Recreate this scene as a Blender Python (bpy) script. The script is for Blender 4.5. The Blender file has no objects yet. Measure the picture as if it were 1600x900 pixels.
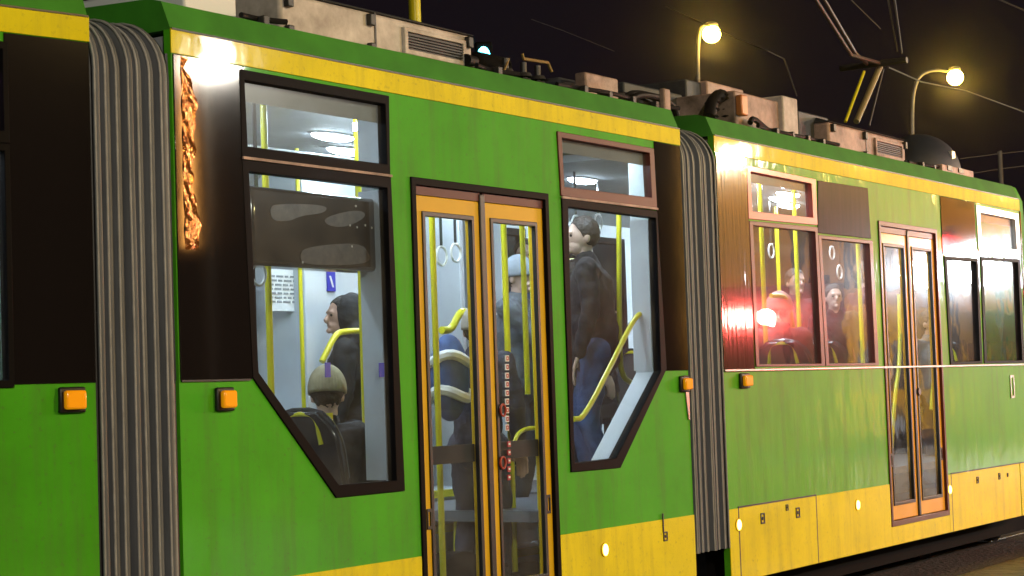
import bpy, bmesh, math, random
from mathutils import Vector, Matrix, geometry
random.seed(7)
R = math.radians
sc = bpy.context.scene
C = sc.collection

# ------------------------------------------------------------------ camera
F = 3000.0; PITCH = 0.05383; ROLL = -0.03403; HC = 1.52
cam_data = bpy.data.cameras.new('camera')
cam = bpy.data.objects.new('camera', cam_data); C.objects.link(cam)
cam_data.sensor_width = 36; cam_data.lens = F / 1600 * 36
cam_data.clip_start = 0.1; cam_data.clip_end = 2000
cam.matrix_world = Matrix.Translation((0, 0, HC)) @ Matrix.Rotation(math.pi/2 + PITCH, 4, 'X') @ Matrix.Rotation(ROLL, 4, 'Z')
sc.camera = cam
# ------------------------------------------------------------------ night sky and exposure
w = bpy.data.worlds.new('World'); sc.world = w; w.use_nodes = True
bg = w.node_tree.nodes['Background']
bg.inputs['Color'].default_value = (0.0062, 0.0042, 0.0058, 1); bg.inputs['Strength'].default_value = 1.0
sc.view_settings.view_transform = 'Standard'; sc.view_settings.look = 'None'
sc.view_settings.gamma = 1.0; sc.view_settings.exposure = 0.15
sc.view_settings.use_curve_mapping = False
sc.cycles.max_bounces = 8; sc.cycles.transparent_max_bounces = 16
sc.cycles.sample_clamp_indirect = 4.0
try:
    sc.cycles.use_denoising = True
except Exception: pass
# ------------------------------------------------------------------ frames of the three tram sections
SEC = {'A': (0.80, 6.69), 'B': (0.58445, 5.57973), 'C': (0.56474, 5.3504)}
def enf(k):
    psi, d = SEC[k]
    return Vector((math.sin(psi), math.cos(psi), 0)), Vector((math.cos(psi), -math.sin(psi), 0)), d
MS = {}
for k in SEC:
    e, n, d = enf(k)
    m = Matrix.Identity(4)
    m.col[0][:3] = e; m.col[1][:3] = -n; m.col[2][:3] = (0, 0, 1)
    o_ = -n * d
    m.col[3][:3] = o_
    MS[k] = m
def ray(u, v):
    x = (u-800)/F; y = (450-v)/F
    c, s = math.cos(ROLL), math.sin(ROLL); x, y = c*x - s*y, s*x + c*y
    c, s = math.cos(PITCH), math.sin(PITCH)
    return Vector((x, c - s*y, s + c*y))
def L(k, u, v, w=0.0):          # measured point -> (along, depth, height) in a section's own frame
    e, n, d = enf(k); q = ray(u, v)
    T = -(d + w)/(n.x*q.x + n.y*q.y)
    return Vector((T*(e.x*q.x + e.y*q.y), w, HC + T*q.z))
def SZ(k, pts, w=0.0):
    out = []
    for u, v in pts:
        p = L(k, u, v, w); out.append((p.x, p.z))
    return out
def WP(u, v, T):                # world point at depth T
    return Vector((0, 0, HC)) + ray(u, v)*T
zYT, zYB, zBE, zSK, zBOT = 3.090, 2.989, 1.612, 0.737, 0.28

# ------------------------------------------------------------------ materials
def mat(name, col, rough=0.5, metal=0.0, spec=0.5, coat=0.0, coat_r=0.05, emis=None, es=0.0, var=0.0, vscale=6.0,
        bump=0.0, bscale=30.0, bdist=0.01, stretch=None, dirt=None, ior=None, rvar=0.0, grime=0.0):
    m = bpy.data.materials.new(name); m.use_nodes = True
    nt = m.node_tree; p = nt.nodes['Principled BSDF']
    p.inputs['Base Color'].default_value = (*col, 1); p.inputs['Roughness'].default_value = rough
    p.inputs['Metallic'].default_value = metal; p.inputs['Specular IOR Level'].default_value = spec
    p.inputs['Coat Weight'].default_value = coat; p.inputs['Coat Roughness'].default_value = coat_r
    if ior: p.inputs['IOR'].default_value = ior
    if emis:
        p.inputs['Emission Color'].default_value = (*emis, 1); p.inputs['Emission Strength'].default_value = es
    tc = nt.nodes.new('ShaderNodeTexCoord'); mp = nt.nodes.new('ShaderNodeMapping')
    nt.links.new(tc.outputs['Object'], mp.inputs['Vector'])
    if stretch: mp.inputs['Scale'].default_value = stretch
    if var > 0:
        nz = nt.nodes.new('ShaderNodeTexNoise'); nz.inputs['Scale'].default_value = vscale; nz.inputs['Detail'].default_value = 6
        nz.inputs['Roughness'].default_value = 0.65
        nt.links.new(mp.outputs['Vector'], nz.inputs['Vector'])
        rp = nt.nodes.new('ShaderNodeValToRGB'); rp.color_ramp.elements[0].position = 0.3; rp.color_ramp.elements[1].position = 0.7
        dk = dirt if dirt else tuple(c*(1-var) for c in col)
        rp.color_ramp.elements[0].color = (*dk, 1); rp.color_ramp.elements[1].color = (*[min(1, c*(1+var*0.35)) for c in col], 1)
        nt.links.new(nz.outputs['Fac'], rp.inputs['Fac']); nt.links.new(rp.outputs['Color'], p.inputs['Base Color'])
        if rvar > 0:
            mr = nt.nodes.new('ShaderNodeMapRange'); mr.inputs[3].default_value = rough + rvar; mr.inputs[4].default_value = max(0.02, rough - rvar)
            nt.links.new(nz.outputs['Fac'], mr.inputs[0]); nt.links.new(mr.outputs[0], p.inputs['Roughness'])
    if grime > 0:      # road dirt washed down in streaks, plus fine specks
        m2 = nt.nodes.new('ShaderNodeMapping'); m2.inputs['Scale'].default_value = (5.5, 5.5, .45); nt.links.new(tc.outputs['Object'], m2.inputs['Vector'])
        n2 = nt.nodes.new('ShaderNodeTexNoise'); n2.inputs['Scale'].default_value = 1.6; n2.inputs['Detail'].default_value = 8; n2.inputs['Roughness'].default_value = .7
        nt.links.new(m2.outputs[0], n2.inputs['Vector'])
        r2 = nt.nodes.new('ShaderNodeMapRange'); r2.inputs[1].default_value = .48; r2.inputs[2].default_value = .78; r2.inputs[3].default_value = 0; r2.inputs[4].default_value = grime
        nt.links.new(n2.outputs['Fac'], r2.inputs[0])
        n3 = nt.nodes.new('ShaderNodeTexNoise'); n3.inputs['Scale'].default_value = 45; n3.inputs['Detail'].default_value = 3; nt.links.new(tc.outputs['Object'], n3.inputs['Vector'])
        r3 = nt.nodes.new('ShaderNodeMapRange'); r3.inputs[1].default_value = .6; r3.inputs[2].default_value = .75; r3.inputs[3].default_value = 0; r3.inputs[4].default_value = grime*.8
        nt.links.new(n3.outputs['Fac'], r3.inputs[0])
        ad = nt.nodes.new('ShaderNodeMath'); ad.use_clamp = True; nt.links.new(r2.outputs[0], ad.inputs[0]); nt.links.new(r3.outputs[0], ad.inputs[1])
        mc = nt.nodes.new('ShaderNodeMixRGB'); mc.inputs[2].default_value = (.10, .085, .05, 1); nt.links.new(ad.outputs[0], mc.inputs[0])
        nt.links.new(rp.outputs['Color'], mc.inputs[1]); nt.links.new(mc.outputs[0], p.inputs['Base Color'])
    if bump > 0:
        nb = nt.nodes.new('ShaderNodeTexNoise'); nb.inputs['Scale'].default_value = bscale; nb.inputs['Detail'].default_value = 4
        nt.links.new(mp.outputs['Vector'], nb.inputs['Vector'])
        bp = nt.nodes.new('ShaderNodeBump'); bp.inputs['Strength'].default_value = bump; bp.inputs['Distance'].default_value = bdist
        nt.links.new(nb.outputs['Fac'], bp.inputs['Height']); nt.links.new(bp.outputs['Normal'], p.inputs['Normal'])
        if coat > 0: nt.links.new(bp.outputs['Normal'], p.inputs['Coat Normal'])
    return m
def glass(name, tint, haze=0.12, haze_rough=0.2, dirt=0.04, ior=1.5, bump=0.0):
    m = bpy.data.materials.new(name); m.use_nodes = True; nt = m.node_tree
    for nd in list(nt.nodes): nt.nodes.remove(nd)
    N = nt.nodes.new; lk = nt.links.new
    out = N('ShaderNodeOutputMaterial'); tr = N('ShaderNodeBsdfTransparent'); tr.inputs[0].default_value = (*tint, 1)
    g1 = N('ShaderNodeBsdfGlossy'); g1.inputs['Roughness'].default_value = 0.015
    g2 = N('ShaderNodeBsdfGlossy'); g2.inputs['Roughness'].default_value = haze_rough
    mg = N('ShaderNodeMixShader'); mg.inputs[0].default_value = haze; lk(g1.outputs[0], mg.inputs[1]); lk(g2.outputs[0], mg.inputs[2])
    fr = N('ShaderNodeFresnel'); ge = N('ShaderNodeNewGeometry'); mi = N('ShaderNodeMapRange')
    mi.inputs[3].default_value = ior; mi.inputs[4].default_value = 1/ior
    lk(ge.outputs['Backfacing'], mi.inputs[0]); lk(mi.outputs[0], fr.inputs['IOR'])
    mx = N('ShaderNodeMixShader'); lk(fr.outputs[0], mx.inputs[0]); lk(tr.outputs[0], mx.inputs[1]); lk(mg.outputs[0], mx.inputs[2])
    df = N('ShaderNodeBsdfDiffuse'); df.inputs[0].default_value = (.45, .43, .4, 1)
    tc = N('ShaderNodeTexCoord'); nz = N('ShaderNodeTexNoise'); nz.inputs['Scale'].default_value = 5; nz.inputs['Detail'].default_value = 7
    lk(tc.outputs['Object'], nz.inputs['Vector'])
    mr = N('ShaderNodeMapRange'); mr.inputs[1].default_value = .35; mr.inputs[2].default_value = .75; mr.inputs[3].default_value = dirt*.3; mr.inputs[4].default_value = dirt*1.6
    lk(nz.outputs['Fac'], mr.inputs[0])
    md = N('ShaderNodeMixShader'); lk(mr.outputs[0], md.inputs[0]); lk(mx.outputs[0], md.inputs[1]); lk(df.outputs[0], md.inputs[2])
    if bump > 0:
        nb = N('ShaderNodeTexNoise'); nb.inputs['Scale'].default_value = 2.5; lk(tc.outputs['Object'], nb.inputs['Vector'])
        bp = N('ShaderNodeBump'); bp.inputs['Strength'].default_value = bump; bp.inputs['Distance'].default_value = .01
        lk(nb.outputs['Fac'], bp.inputs['Height'])
        for g in (g1, g2, fr): lk(bp.outputs['Normal'], g.inputs['Normal'])
    lk(md.outputs[0], out.inputs['Surface'])
    return m
def emit(name, col, s):
    return mat(name, (0.02, 0.02, 0.02), 0.4, emis=col, es=s)

M = {}
M['green'] = mat('green_paint', (0.070, 0.41, 0.010), 0.6, spec=.12, coat=.30, coat_r=.045, grime=.45, var=.20, vscale=1.7, bump=.25, bscale=1.6, bdist=.012, rvar=.05)
M['greenC'] = mat('green_paint_sodium_lit', (0.100, 0.42, 0.010), 0.55, spec=.15, coat=.42, coat_r=.06, grime=.5, var=.22, vscale=1.3, bump=.5, bscale=2.2, bdist=.016, stretch=(1.6, 1, .7))  # same paint; sodium light put in as a yellower, glossier copy
M['yellow'] = mat('yellow_paint', (0.82, 0.70, 0.004), 0.6, spec=.12, coat=.30, coat_r=.045, grime=.35, var=.16, vscale=2.1, bump=.2, bscale=1.8, bdist=.012)
M['roofgreen'] = mat('green_roof_paint', (0.05, 0.26, 0.02), 0.45, coat=.2, coat_r=.2, var=.3, vscale=3)
M['black_panel'] = mat('black_glass_panel', (0.010, 0.008, 0.008), 0.05, spec=.5, bump=.03, bscale=2, bdist=.01, ior=1.5)
M['mirrored_streak'] = mat('copper_streak_reflection', (0.34, 0.12, 0.028), 0.15, metal=.8, bump=.85, bscale=15, bdist=.02, stretch=(1.4, 1, .8))  # copper colour stands in for a mirrored golden streak
M['rubber'] = mat('black_rubber', (0.012, 0.011, 0.012), 0.45, bump=.2, bscale=80, bdist=.002)
M['frame'] = mat('black_window_frame', (0.008, 0.007, 0.008), 0.5, spec=.03)
M['alu'] = mat('brushed_aluminium', (0.45, 0.40, 0.36), 0.35, metal=.9, var=.2, vscale=20)
M['bellows'] = mat('grey_bellows_fabric', (0.145, 0.15, 0.165), 0.6, var=.35, vscale=5, stretch=(1, 1, .25), bump=.25, bscale=60, bdist=.003)
M['seam'] = mat('light_bellows_seam', (0.36, 0.36, 0.37), 0.4, var=.3, vscale=12)
M['glass'] = glass('window_glass', (.84, .88, .90), bump=.1)
M['tint'] = glass('tinted_glass', (.22, .14, .20), haze=.3, haze_rough=.3, bump=.3, ior=1.42)
M['glassC'] = glass('bloom_haze_glass', (.78, .80, .82), haze=.15, haze_rough=.14, dirt=.03, bump=.15)  # wide gloss lobe imitates the bloom around mirrored lamps
M['leafC'] = mat('amber_door_paint_bloom', (0.78, 0.38, 0.02), 0.5, spec=.2, coat=.4, coat_r=.14, var=.12, vscale=3)  # same door paint; wider coat gloss spreads mirrored lamps like bloom
M['rearglass'] = glass('far_window_glass', (.5, .5, .5), haze=.1, dirt=.02)
M['rail'] = mat('yellow_handrail', (0.72, 0.66, 0.012), 0.3, coat=.4)
M['wall'] = mat('pale_grey_lining', (0.60, 0.64, 0.69), 0.5, var=.1, vscale=2)
M['ceil'] = mat('grey_ceiling', (0.30, 0.32, 0.34), 0.75, var=.15, vscale=4)
M['floor'] = mat('dark_floor_lining', (0.14, 0.15, 0.18), 0.5, var=.3, vscale=20)
M['step'] = mat('bluegrey_step', (0.50, 0.56, 0.64), 0.5, var=.2, vscale=9)
M['seat'] = mat('dark_seat_shell', (0.018, 0.02, 0.026), 0.25, coat=.6, coat_r=.1)
M['seatfab'] = mat('dark_blue_seat_fabric', (0.02, 0.025, 0.05), .8, var=.5, vscale=60)
M['lamp'] = emit('ceiling_lamp_lens', (.80, .92, 1.0), 98)
M['amber'] = mat('amber_lens', (1.0, .38, .008), .2, coat=.6, emis=(1, .35, .0), es=.22)
M['marker'] = emit('lit_side_marker', (1, .62, .12), 9)
M['white_unit'] = mat('weathered_white_housing', (0.55, 0.50, 0.47), .6, var=.5, dirt=(.25, .21, .18), vscale=5, bump=.1, bscale=9)
M['pink_unit'] = mat('grey_beige_housing', (0.46, 0.31, 0.26), .6, var=.5, dirt=(.12, .08, .06), vscale=5)
M['dark_unit'] = mat('dark_roof_housing', (0.045, 0.05, 0.06), .6, var=.5, vscale=6)
M['darkmetal'] = mat('dark_metal', (0.03, 0.028, 0.028), .5, var=.4, vscale=12)
M['hose'] = mat('black_cable_sheath', (0.007, 0.006, 0.007), .6, spec=.2)
M['copper'] = mat('orange_insulator', (.55, .18, .05), .4)
M['brass'] = mat('dull_brass_bar', (.35, .24, .09), .45, metal=.5)
M['paper'] = mat('white_notice_paper', (.75, .77, .8), .7)
M['ink'] = mat('grey_ink', (.25, .27, .3), .7)
M['blue'] = mat('blue_sticker', (.01, .02, .42), .5)
M['whitep'] = mat('white_print', (.8, .8, .8), .5)
M['redp'] = mat('dark_red_print', (.35, .03, .04), .5)
M['silver'] = mat('pale_grey_metal', (.6, .6, .62), .3, metal=.3)
M['asphalt'] = mat('wet_asphalt', (.095, .085, .075), .38, var=.55, vscale=3.5, bump=.9, bscale=14, bdist=.03, rvar=.2)
M['track'] = mat('dark_track_ballast', (.035, .03, .03), .7, var=.5, vscale=9, bump=1, bscale=25, bdist=.03)
M['steel'] = mat('worn_rail_steel', (.10, .095, .09), .5, metal=.6, var=.3, vscale=10)
M['under'] = mat('dirty_undercarriage', (.008, .007, .007), .9, spec=.05)
M['pole'] = mat('galvanised_lamp_post', (.09, .08, .065), .7, var=.2, vscale=6)
M['sodium'] = emit('sodium_lamp', (1.0, .62, .06), 190)
M['wire'] = mat('overhead_wire', (.10, .085, .075), .5, metal=.4)
M['bark'] = mat('dark_bark', (.07, .05, .04), .8, var=.4, vscale=10)
M['cyan'] = emit('green_signal_lens', (.10, .75, .9), 14)

# ------------------------------------------------------------------ mesh helpers
class MB:
    def __init__(s): s.bm = bmesh.new()
    def face(s, vs):
        try: return s.bm.faces.new(vs)
        except ValueError: return None
    def poly3(s, front, back):
        n = len(front)
        a = [s.bm.verts.new(p) for p in front]; b = [s.bm.verts.new(p) for p in back]
        s.face(a); s.face(b[::-1])
        for i in range(n):
            j = (i+1) % n; s.face([a[j], a[i], b[i], b[j]])
        return s
    def prism(s, pts, w0, w1):       # outline in (along, height), thickness in depth
        return s.poly3([(x, w0, z) for x, z in pts], [(x, w1, z) for x, z in pts])
    def panel(s, outer, holes, w0, w1):
        loops = [[Vector((x, 0, z)) for x, z in l] for l in [outer] + holes]
        tris = geometry.tessellate_polygon(loops)
        flat = [p for l in loops for p in l]
        a = [s.bm.verts.new((p.x, w0, p.z)) for p in flat]; b = [s.bm.verts.new((p.x, w1, p.z)) for p in flat]
        for t in tris:
            s.face([a[i] for i in t]); s.face([b[i] for i in reversed(t)])
        k = 0
        for l in loops:
            n = len(l)
            for i in range(n):
                j = (i+1) % n; s.face([a[k+j], a[k+i], b[k+i], b[k+j]])
            k += n
        return s
    def ring(s, outer, inner, w0, w1): return s.panel(outer, [inner], w0, w1)
    def box(s, c, d, rot=None):
        m = Matrix.Translation(c) @ (rot.to_4x4() if rot else Matrix.Identity(4)) @ Matrix.Diagonal((d[0], d[1], d[2], 1))
        bmesh.ops.create_cube(s.bm, size=1, matrix=m); return s
    def b2(s, x0, x1, y0, y1, z0, z1): return s.box(((x0+x1)/2, (y0+y1)/2, (z0+z1)/2), (abs(x1-x0), abs(y1-y0), abs(z1-z0)))
    def ball(s, c, r, rot=None, u=16, v=10):
        if not hasattr(r, '__len__'): r = (r, r, r)
        m = Matrix.Translation(c) @ (rot.to_4x4() if rot else Matrix.Identity(4)) @ Matrix.Diagonal((*r, 1))
        bmesh.ops.create_uvsphere(s.bm, u_segments=u, v_segments=v, radius=1, matrix=m); return s
    def cone(s, p0, p1, r0, r1, n=12, cap=True):
        p0, p1 = Vector(p0), Vector(p1); d = p1-p0
        if d.length < 1e-6: return s
        q = Vector((0, 0, 1)).rotation_difference(d).to_matrix().to_4x4()
        bmesh.ops.create_cone(s.bm, cap_ends=cap, segments=n, radius1=r0, radius2=r1, depth=d.length,
                              matrix=Matrix.Translation((p0+p1)/2) @ q); return s
    def caps(s, p0, p1, r0, r1, n=12):
        s.cone(p0, p1, r0, r1, n); s.ball(p0, r0, u=n, v=8); s.ball(p1, r1, u=n, v=8); return s
    def tube(s, pts, r, n=10, smooth=3):
        pts = [Vector(p) for p in pts]
        if smooth and len(pts) > 2:
            for _ in range(smooth):
                q = [pts[0]]
                for a, b in zip(pts, pts[1:]): q += [a*.75+b*.25, a*.25+b*.75]
                q.append(pts[-1]); pts = q
        rr = r if hasattr(r, '__len__') else (r, r)
        rings = []; t0 = (pts[1]-pts[0]).normalized()
        up = Vector((0, 0, 1)) if abs(t0.z) < .9 else Vector((1, 0, 0))
        side = t0.cross(up).normalized()
        for i, p in enumerate(pts):
            t = ((pts[min(i+1, len(pts)-1)] - pts[max(i-1, 0)])).normalized()
            side = (side - t*side.dot(t)).normalized(); u = side.cross(t)
            rad = rr[0] + (rr[1]-rr[0])*i/(len(pts)-1)
            rings.append([s.bm.verts.new(p + (side*math.cos(a)+u*math.sin(a))*rad) for a in [2*math.pi*k/n for k in range(n)]])
        for a, b in zip(rings, rings[1:]):
            for k in range(n): s.face([a[k], a[(k+1) % n], b[(k+1) % n], b[k]])
        s.face(rings[0][::-1]); s.face(rings[-1]); return s
    def grid(s, rows, closed=False):
        V = [[s.bm.verts.new(p) for p in r] for r in rows]
        for a, b in zip(V, V[1:]):
            for k in range(len(a)-1): s.face([a[k], a[k+1], b[k+1], b[k]])
        return s
WM = {}
def link(name, mb, material, parent=None, mw=None, bevel=0.0, smooth=True, label=None):
    bm = mb.bm
    bmesh.ops.recalc_face_normals(bm, faces=bm.faces)
    for f in bm.faces: f.smooth = smooth
    if smooth:
        for ed in bm.edges:
            ed.smooth = (len(ed.link_faces) != 2) or ed.calc_face_angle(0) < 0.6
    me = bpy.data.meshes.new(name); bm.to_mesh(me); bm.free()
    mats = material if isinstance(material, (list, tuple)) else [material]
    for m_ in mats: me.materials.append(m_)
    o = bpy.data.objects.new(name, me); C.objects.link(o)
    place(o, parent, mw)
    if bevel:
        bv = o.modifiers.new('bevel', 'BEVEL'); bv.width = bevel; bv.segments = 2; bv.limit_method = 'ANGLE'
    if label: o['label'] = label
    return o
def place(o, parent, mw):
    mw = mw if mw is not None else (WM[parent.name] if parent else Matrix.Identity(4))
    WM[o.name] = mw.copy()
    if parent:
        o.parent = parent; o.matrix_basis = WM[parent.name].inverted() @ mw
    else: o.matrix_basis = mw
def empty(name, label, cat, mw, group=None):
    o = bpy.data.objects.new(name, None); C.objects.link(o); o.empty_display_size = .2
    WM[o.name] = mw.copy(); o.matrix_basis = mw
    tag(o, label, cat, group); return o
def tag(o, label, cat, group=None):
    o['label'] = label; o['category'] = cat
    if group: o['group'] = group
    return o
def struct(o): o['kind'] = 'structure'; return o
def dup(o, parent, mw, subs=True):       # copy of a part and of its sub-parts
    c = o.copy(); C.objects.link(c); place(c, parent, mw)
    if subs:
        for ch in [x for x in list(bpy.data.objects) if x.parent == o]:
            g = ch.copy(); C.objects.link(g); place(g, c, mw @ (WM[o.name].inverted() @ WM[ch.name]))
    return c
def T(x, y, z): return Matrix.Translation((x, y, z))
def RZ(a): return Matrix.Rotation(a, 4, 'Z')
def shrink(pts, t):
    n = len(pts); out = []
    area = sum(pts[i][0]*pts[(i+1) % n][1]-pts[(i+1) % n][0]*pts[i][1] for i in range(n))
    sg = 1 if area > 0 else -1
    for i in range(n):
        p0, p1, p2 = Vector(pts[i-1]), Vector(pts[i]), Vector(pts[(i+1) % n])
        d1 = (p1-p0).normalized(); d2 = (p2-p1).normalized()
        n1 = Vector((-d1.y, d1.x))*sg; n2 = Vector((-d2.y, d2.x))*sg
        b = (n1+n2); b = b/max(.2, (1+n1.dot(n2)))
        q = p1 + b*t; out.append((q.x, q.y))
    return out
def rect(x0, x1, z0, z1): return [(x0, z0), (x1, z0), (x1, z1), (x0, z1)]

# ------------------------------------------------------------------ ground
g = MB(); g.grid([[(x, y, 0) for x in (-150, -40, -12, 0, 12, 40, 150)] for y in (-150, -30, 0, 12, 30, 60, 150)])
ground = struct(link('ground', g, M['asphalt']))
ctr = MS['B'] @ Vector((8.0, 1.2, 0))
def stripmesh(y0, y1, z):
    mb = MB()
    ptsl = [MS['A'] @ Vector((-4, y0, z)), MS['A'] @ Vector((3.6, y0, z)), MS['B'] @ Vector((6.2, y0, z)), MS['B'] @ Vector((10, y0, z)), MS['C'] @ Vector((11.2, y0, z)), MS['C'] @ Vector((90, y0, z))]
    ptsr = [MS['A'] @ Vector((-4, y1, z)), MS['A'] @ Vector((3.6, y1, z)), MS['B'] @ Vector((6.2, y1, z)), MS['B'] @ Vector((10, y1, z)), MS['C'] @ Vector((11.2, y1, z)), MS['C'] @ Vector((90, y1, z))]
    mb.grid([ptsl, ptsr]); return mb
struct(link('track_bed', stripmesh(-.25, 2.6, .004), M['track']))
for y in (.48, 1.92):
    mb = MB()
    for a, b, c in ((y-.035, y+.035, .03),):
        path = [MS['A'] @ Vector((-4, y, -.018)), MS['A'] @ Vector((3.6, y, -.018)), MS['B'] @ Vector((6.2, y, -.018)), MS['B'] @ Vector((10, y, -.018)), MS['C'] @ Vector((11.2, y, -.018)), MS['C'] @ Vector((90, y, -.018))]
        mb.tube(path, .03, n=6, smooth=0)
    struct(link('tram_track', mb, M['steel']))

# ================================================================== THE TRAM
root = empty('articulated_tram', 'long green and yellow articulated tram with lit interior and grey folding bellows', 'tram', T(ctr.x, ctr.y, 0))
ZF = {'A': .85, 'B': .5, 'C': .85}
WID = 2.35
def holes_of(lst, t=.006): return [shrink(p, t) for p in lst]

def window(k, outer_px, inner_px, fm, gm, depth=.045, glassw=.018, stickers=(), lbl=None, raw=False):
    o_ = outer_px if raw else SZ(k, outer_px); i_ = inner_px if raw else SZ(k, inner_px)
    fr = MB().ring(o_, i_, -.009, depth)
    w_ = link('window', MB().prism(shrink(i_, -.004), glassw, glassw+.006), gm, root, MS[k], smooth=False)
    link('frame', fr, fm, w_, MS[k], bevel=.003)
    return w_, o_

M['redcast'] = mat('brown_red_cast', (0.10, 0.022, 0.014), 0.45, spec=.2, coat=.15, coat_r=.12)  # black window frames: mirrored red light put into the colour; also brown headers
M['redcast2'] = mat('strong_red_cast', (0.42, 0.06, 0.04), 0.4, spec=.3, coat=.3, coat_r=.12)  # stronger red light put into a frame colour; also the button rings

def section(k, s0, s1, holes, door=None, skirts=None):
    MW = MS[k]
    outer = [(s0, zBOT+.02)] + [(s1, zBOT+.02), (s1, zYT), (s0, zYT)]
    hs = holes_of(holes)
    if door:
        hs.append(shrink(door, .004))
    link('side_wall', MB().panel(outer, hs, 0, .04), M['greenC' if k == 'C' else 'green'], root, MW, smooth=False)
    # yellow band and yellow skirt panels, 4 mm proud
    link('yellow_band', MB().prism(rect(s0-.004, s1+.004, zYB, zYT+.002), -.006, .0005), M['yellow'], root, MW, bevel=.002)
    # roof: inward leaning green cornice, then nearly flat roof, mirrored
    prof = [(0, zYT), (.05, zYT+.125), (.12, zYT+.145), (.5, zYT+.16), (1.175, zYT+.17), (1.85, zYT+.16), (WID-.12, zYT+.145), (WID-.05, zYT+.125), (WID, zYT)]
    mb = MB(); mb.poly3([(s0, a, b) for a, b in prof], [(s1, a, b) for a, b in prof])
    link('roof', mb, M['roofgreen'], root, MW)
    link('drip_strip', MB().prism(rect(s0, s1, zYT-.002, zYT+.006), -.010, 0.0), M['rubber'], root, MW)
    # floor
    zf = ZF[k]
    if k != 'B':
        link('cabin_floor', MB().b2(s0, s1, .05, WID-.05, zf-.05, zf), M['floor'], root, MW)
    # ceiling with coved edges
    cp = [(.04, 2.84), (.22, 2.97), (.5, 3.02), (1.85, 3.02), (2.13, 2.97), (WID-.04, 2.84)]
    mb = MB(); mb.poly3([(s0+.02, a, b) for a, b in cp] + [(s0+.02, WID-.04, 3.07), (s0+.02, .04, 3.07)],
                        [(s1-.02, a, b) for a, b in cp] + [(s1-.02, WID-.04, 3.07), (s1-.02, .04, 3.07)])
    link('ceiling_lining', mb, M['ceil'], root, MW)
    # far wall with windows
    ln = s1-s0; nw = max(2, round(ln/1.5)); pw = ln/nw
    fh = [rect(s0+i*pw+.14, s0+(i+1)*pw-.14, 1.62, 2.72) for i in range(nw)]
    link('far_side_wall', MB().panel(rect(s0, s1, zBOT, zYT), fh, WID-.04, WID), M['wall'], root, MW, smooth=False)
    for h in fh:
        f_ = link('far_window', MB().prism(shrink(h, -.004), WID-.022, WID-.016), M['rearglass'], root, MW, smooth=False)
        link('frame', MB().ring(shrink(h, -.02), shrink(h, .03), WID-.055, WID-.03), M['frame'], f_, MW)
    return prof

def P(k, u, v, w=0): return L(k, u, v, w)
def Sx(k, u, v=450, w=0): return L(k, u, v, w).x

# ---- section B -----------------------------------------------------
b0 = 5.90; b1 = Sx('B', 1070, 450)
W1u_o = [(372, 108), (606, 150), (608, 273), (376, 246)]
W1u_i = [(380, 125), (600, 163), (603, 257), (385, 229)]
W1l_o = [(376, 249), (609, 277), (631, 767), (524, 778), (393, 590)]
W1l_i = [(387, 268), (603, 294), (618, 751), (528, 758), (402, 582)]
W2u_o = [(869, 205), (1020, 232), (1025, 327), (875, 306)]
W2u_i = [(876, 215), (1013, 239), (1017, 309), (880, 292)]
W2l_o = [(876, 309), (1025, 330), (1040, 577), (968, 731), (891, 738)]
W2l_i = [(886, 323), (1023, 341), (1031, 580), (961, 716), (896, 724)]
M['frame2'] = M['redcast']
allw = []
for o_, i_, fm in ((W1u_o, W1u_i, M['frame']), (W1l_o, W1l_i, M['frame']), (W2u_o, W2u_i, M['redcast']), (W2l_o, W2l_i, M['frame'])):
    w_, op = window('B', o_, i_, fm, M['glass']); allw.append((w_, op))
# thin brown strip between hopper and lower pane
for a, b in (((376, 247), (609, 275)), ((875, 307), (1025, 328))):
    p0, p1 = P('B', *a), P('B', *b)
    link('drip_strip', MB().box(((p0.x+p1.x)/2, -.013, (p0.z+p1.z)/2), (p1.x-p0.x, .008, .012)), M['pink_unit'], root, MS['B'])
dB = [(Sx('B', 652, 500), .40), (Sx('B', 858, 500), .40), (Sx('B', 858, 500), 2.565), (Sx('B', 652, 500), 2.565)]
section('B', b0, b1, [w[1] for w in allw], dB)
def seam(k, x0, x1, z0, z1): link('panel_seam', MB().b2(x0, x1, -.0065, -.001, z0, z1), M['rubber'], root, MS[k])
link('black_panel', MB().prism(rect(b0+.006, P('B', 381, 300).x+.02, zBE, zYB-.003), -.006, .001), M['black_panel'], root, MS['B'], bevel=.003)
link('black_panel', MB().prism(rect(P('B', 1027, 330).x-.015, b1, zBE, zYB-.003), -.006, .001), M['black_panel'], root, MS['B'], bevel=.003)
# rounded end of section B, and a strip coloured as a mirrored streak
mb = MB(); rows = []
for j in range(28):
    z = zBE + (zYB-zBE)*j/27
    r = []
    for a in [R(x) for x in range(0, 91, 9)]:
        r.append((b0+.046-.06*math.sin(a)+random.uniform(-.002, .002), -.004+.06*(1-math.cos(a))+random.uniform(-.002, .002), z))
    rows.append(r)
mb.grid(rows); link('edge_film', mb, M['rubber'], root, MS['B'])
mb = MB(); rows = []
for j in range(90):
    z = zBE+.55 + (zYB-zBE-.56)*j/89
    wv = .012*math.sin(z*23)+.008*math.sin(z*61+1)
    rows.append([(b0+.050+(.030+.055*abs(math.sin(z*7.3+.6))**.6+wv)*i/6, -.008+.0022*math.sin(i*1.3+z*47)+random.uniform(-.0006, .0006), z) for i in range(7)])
mb.grid(rows); link('streak_strip', mb, M['mirrored_streak'], root, MS['B'])

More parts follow.
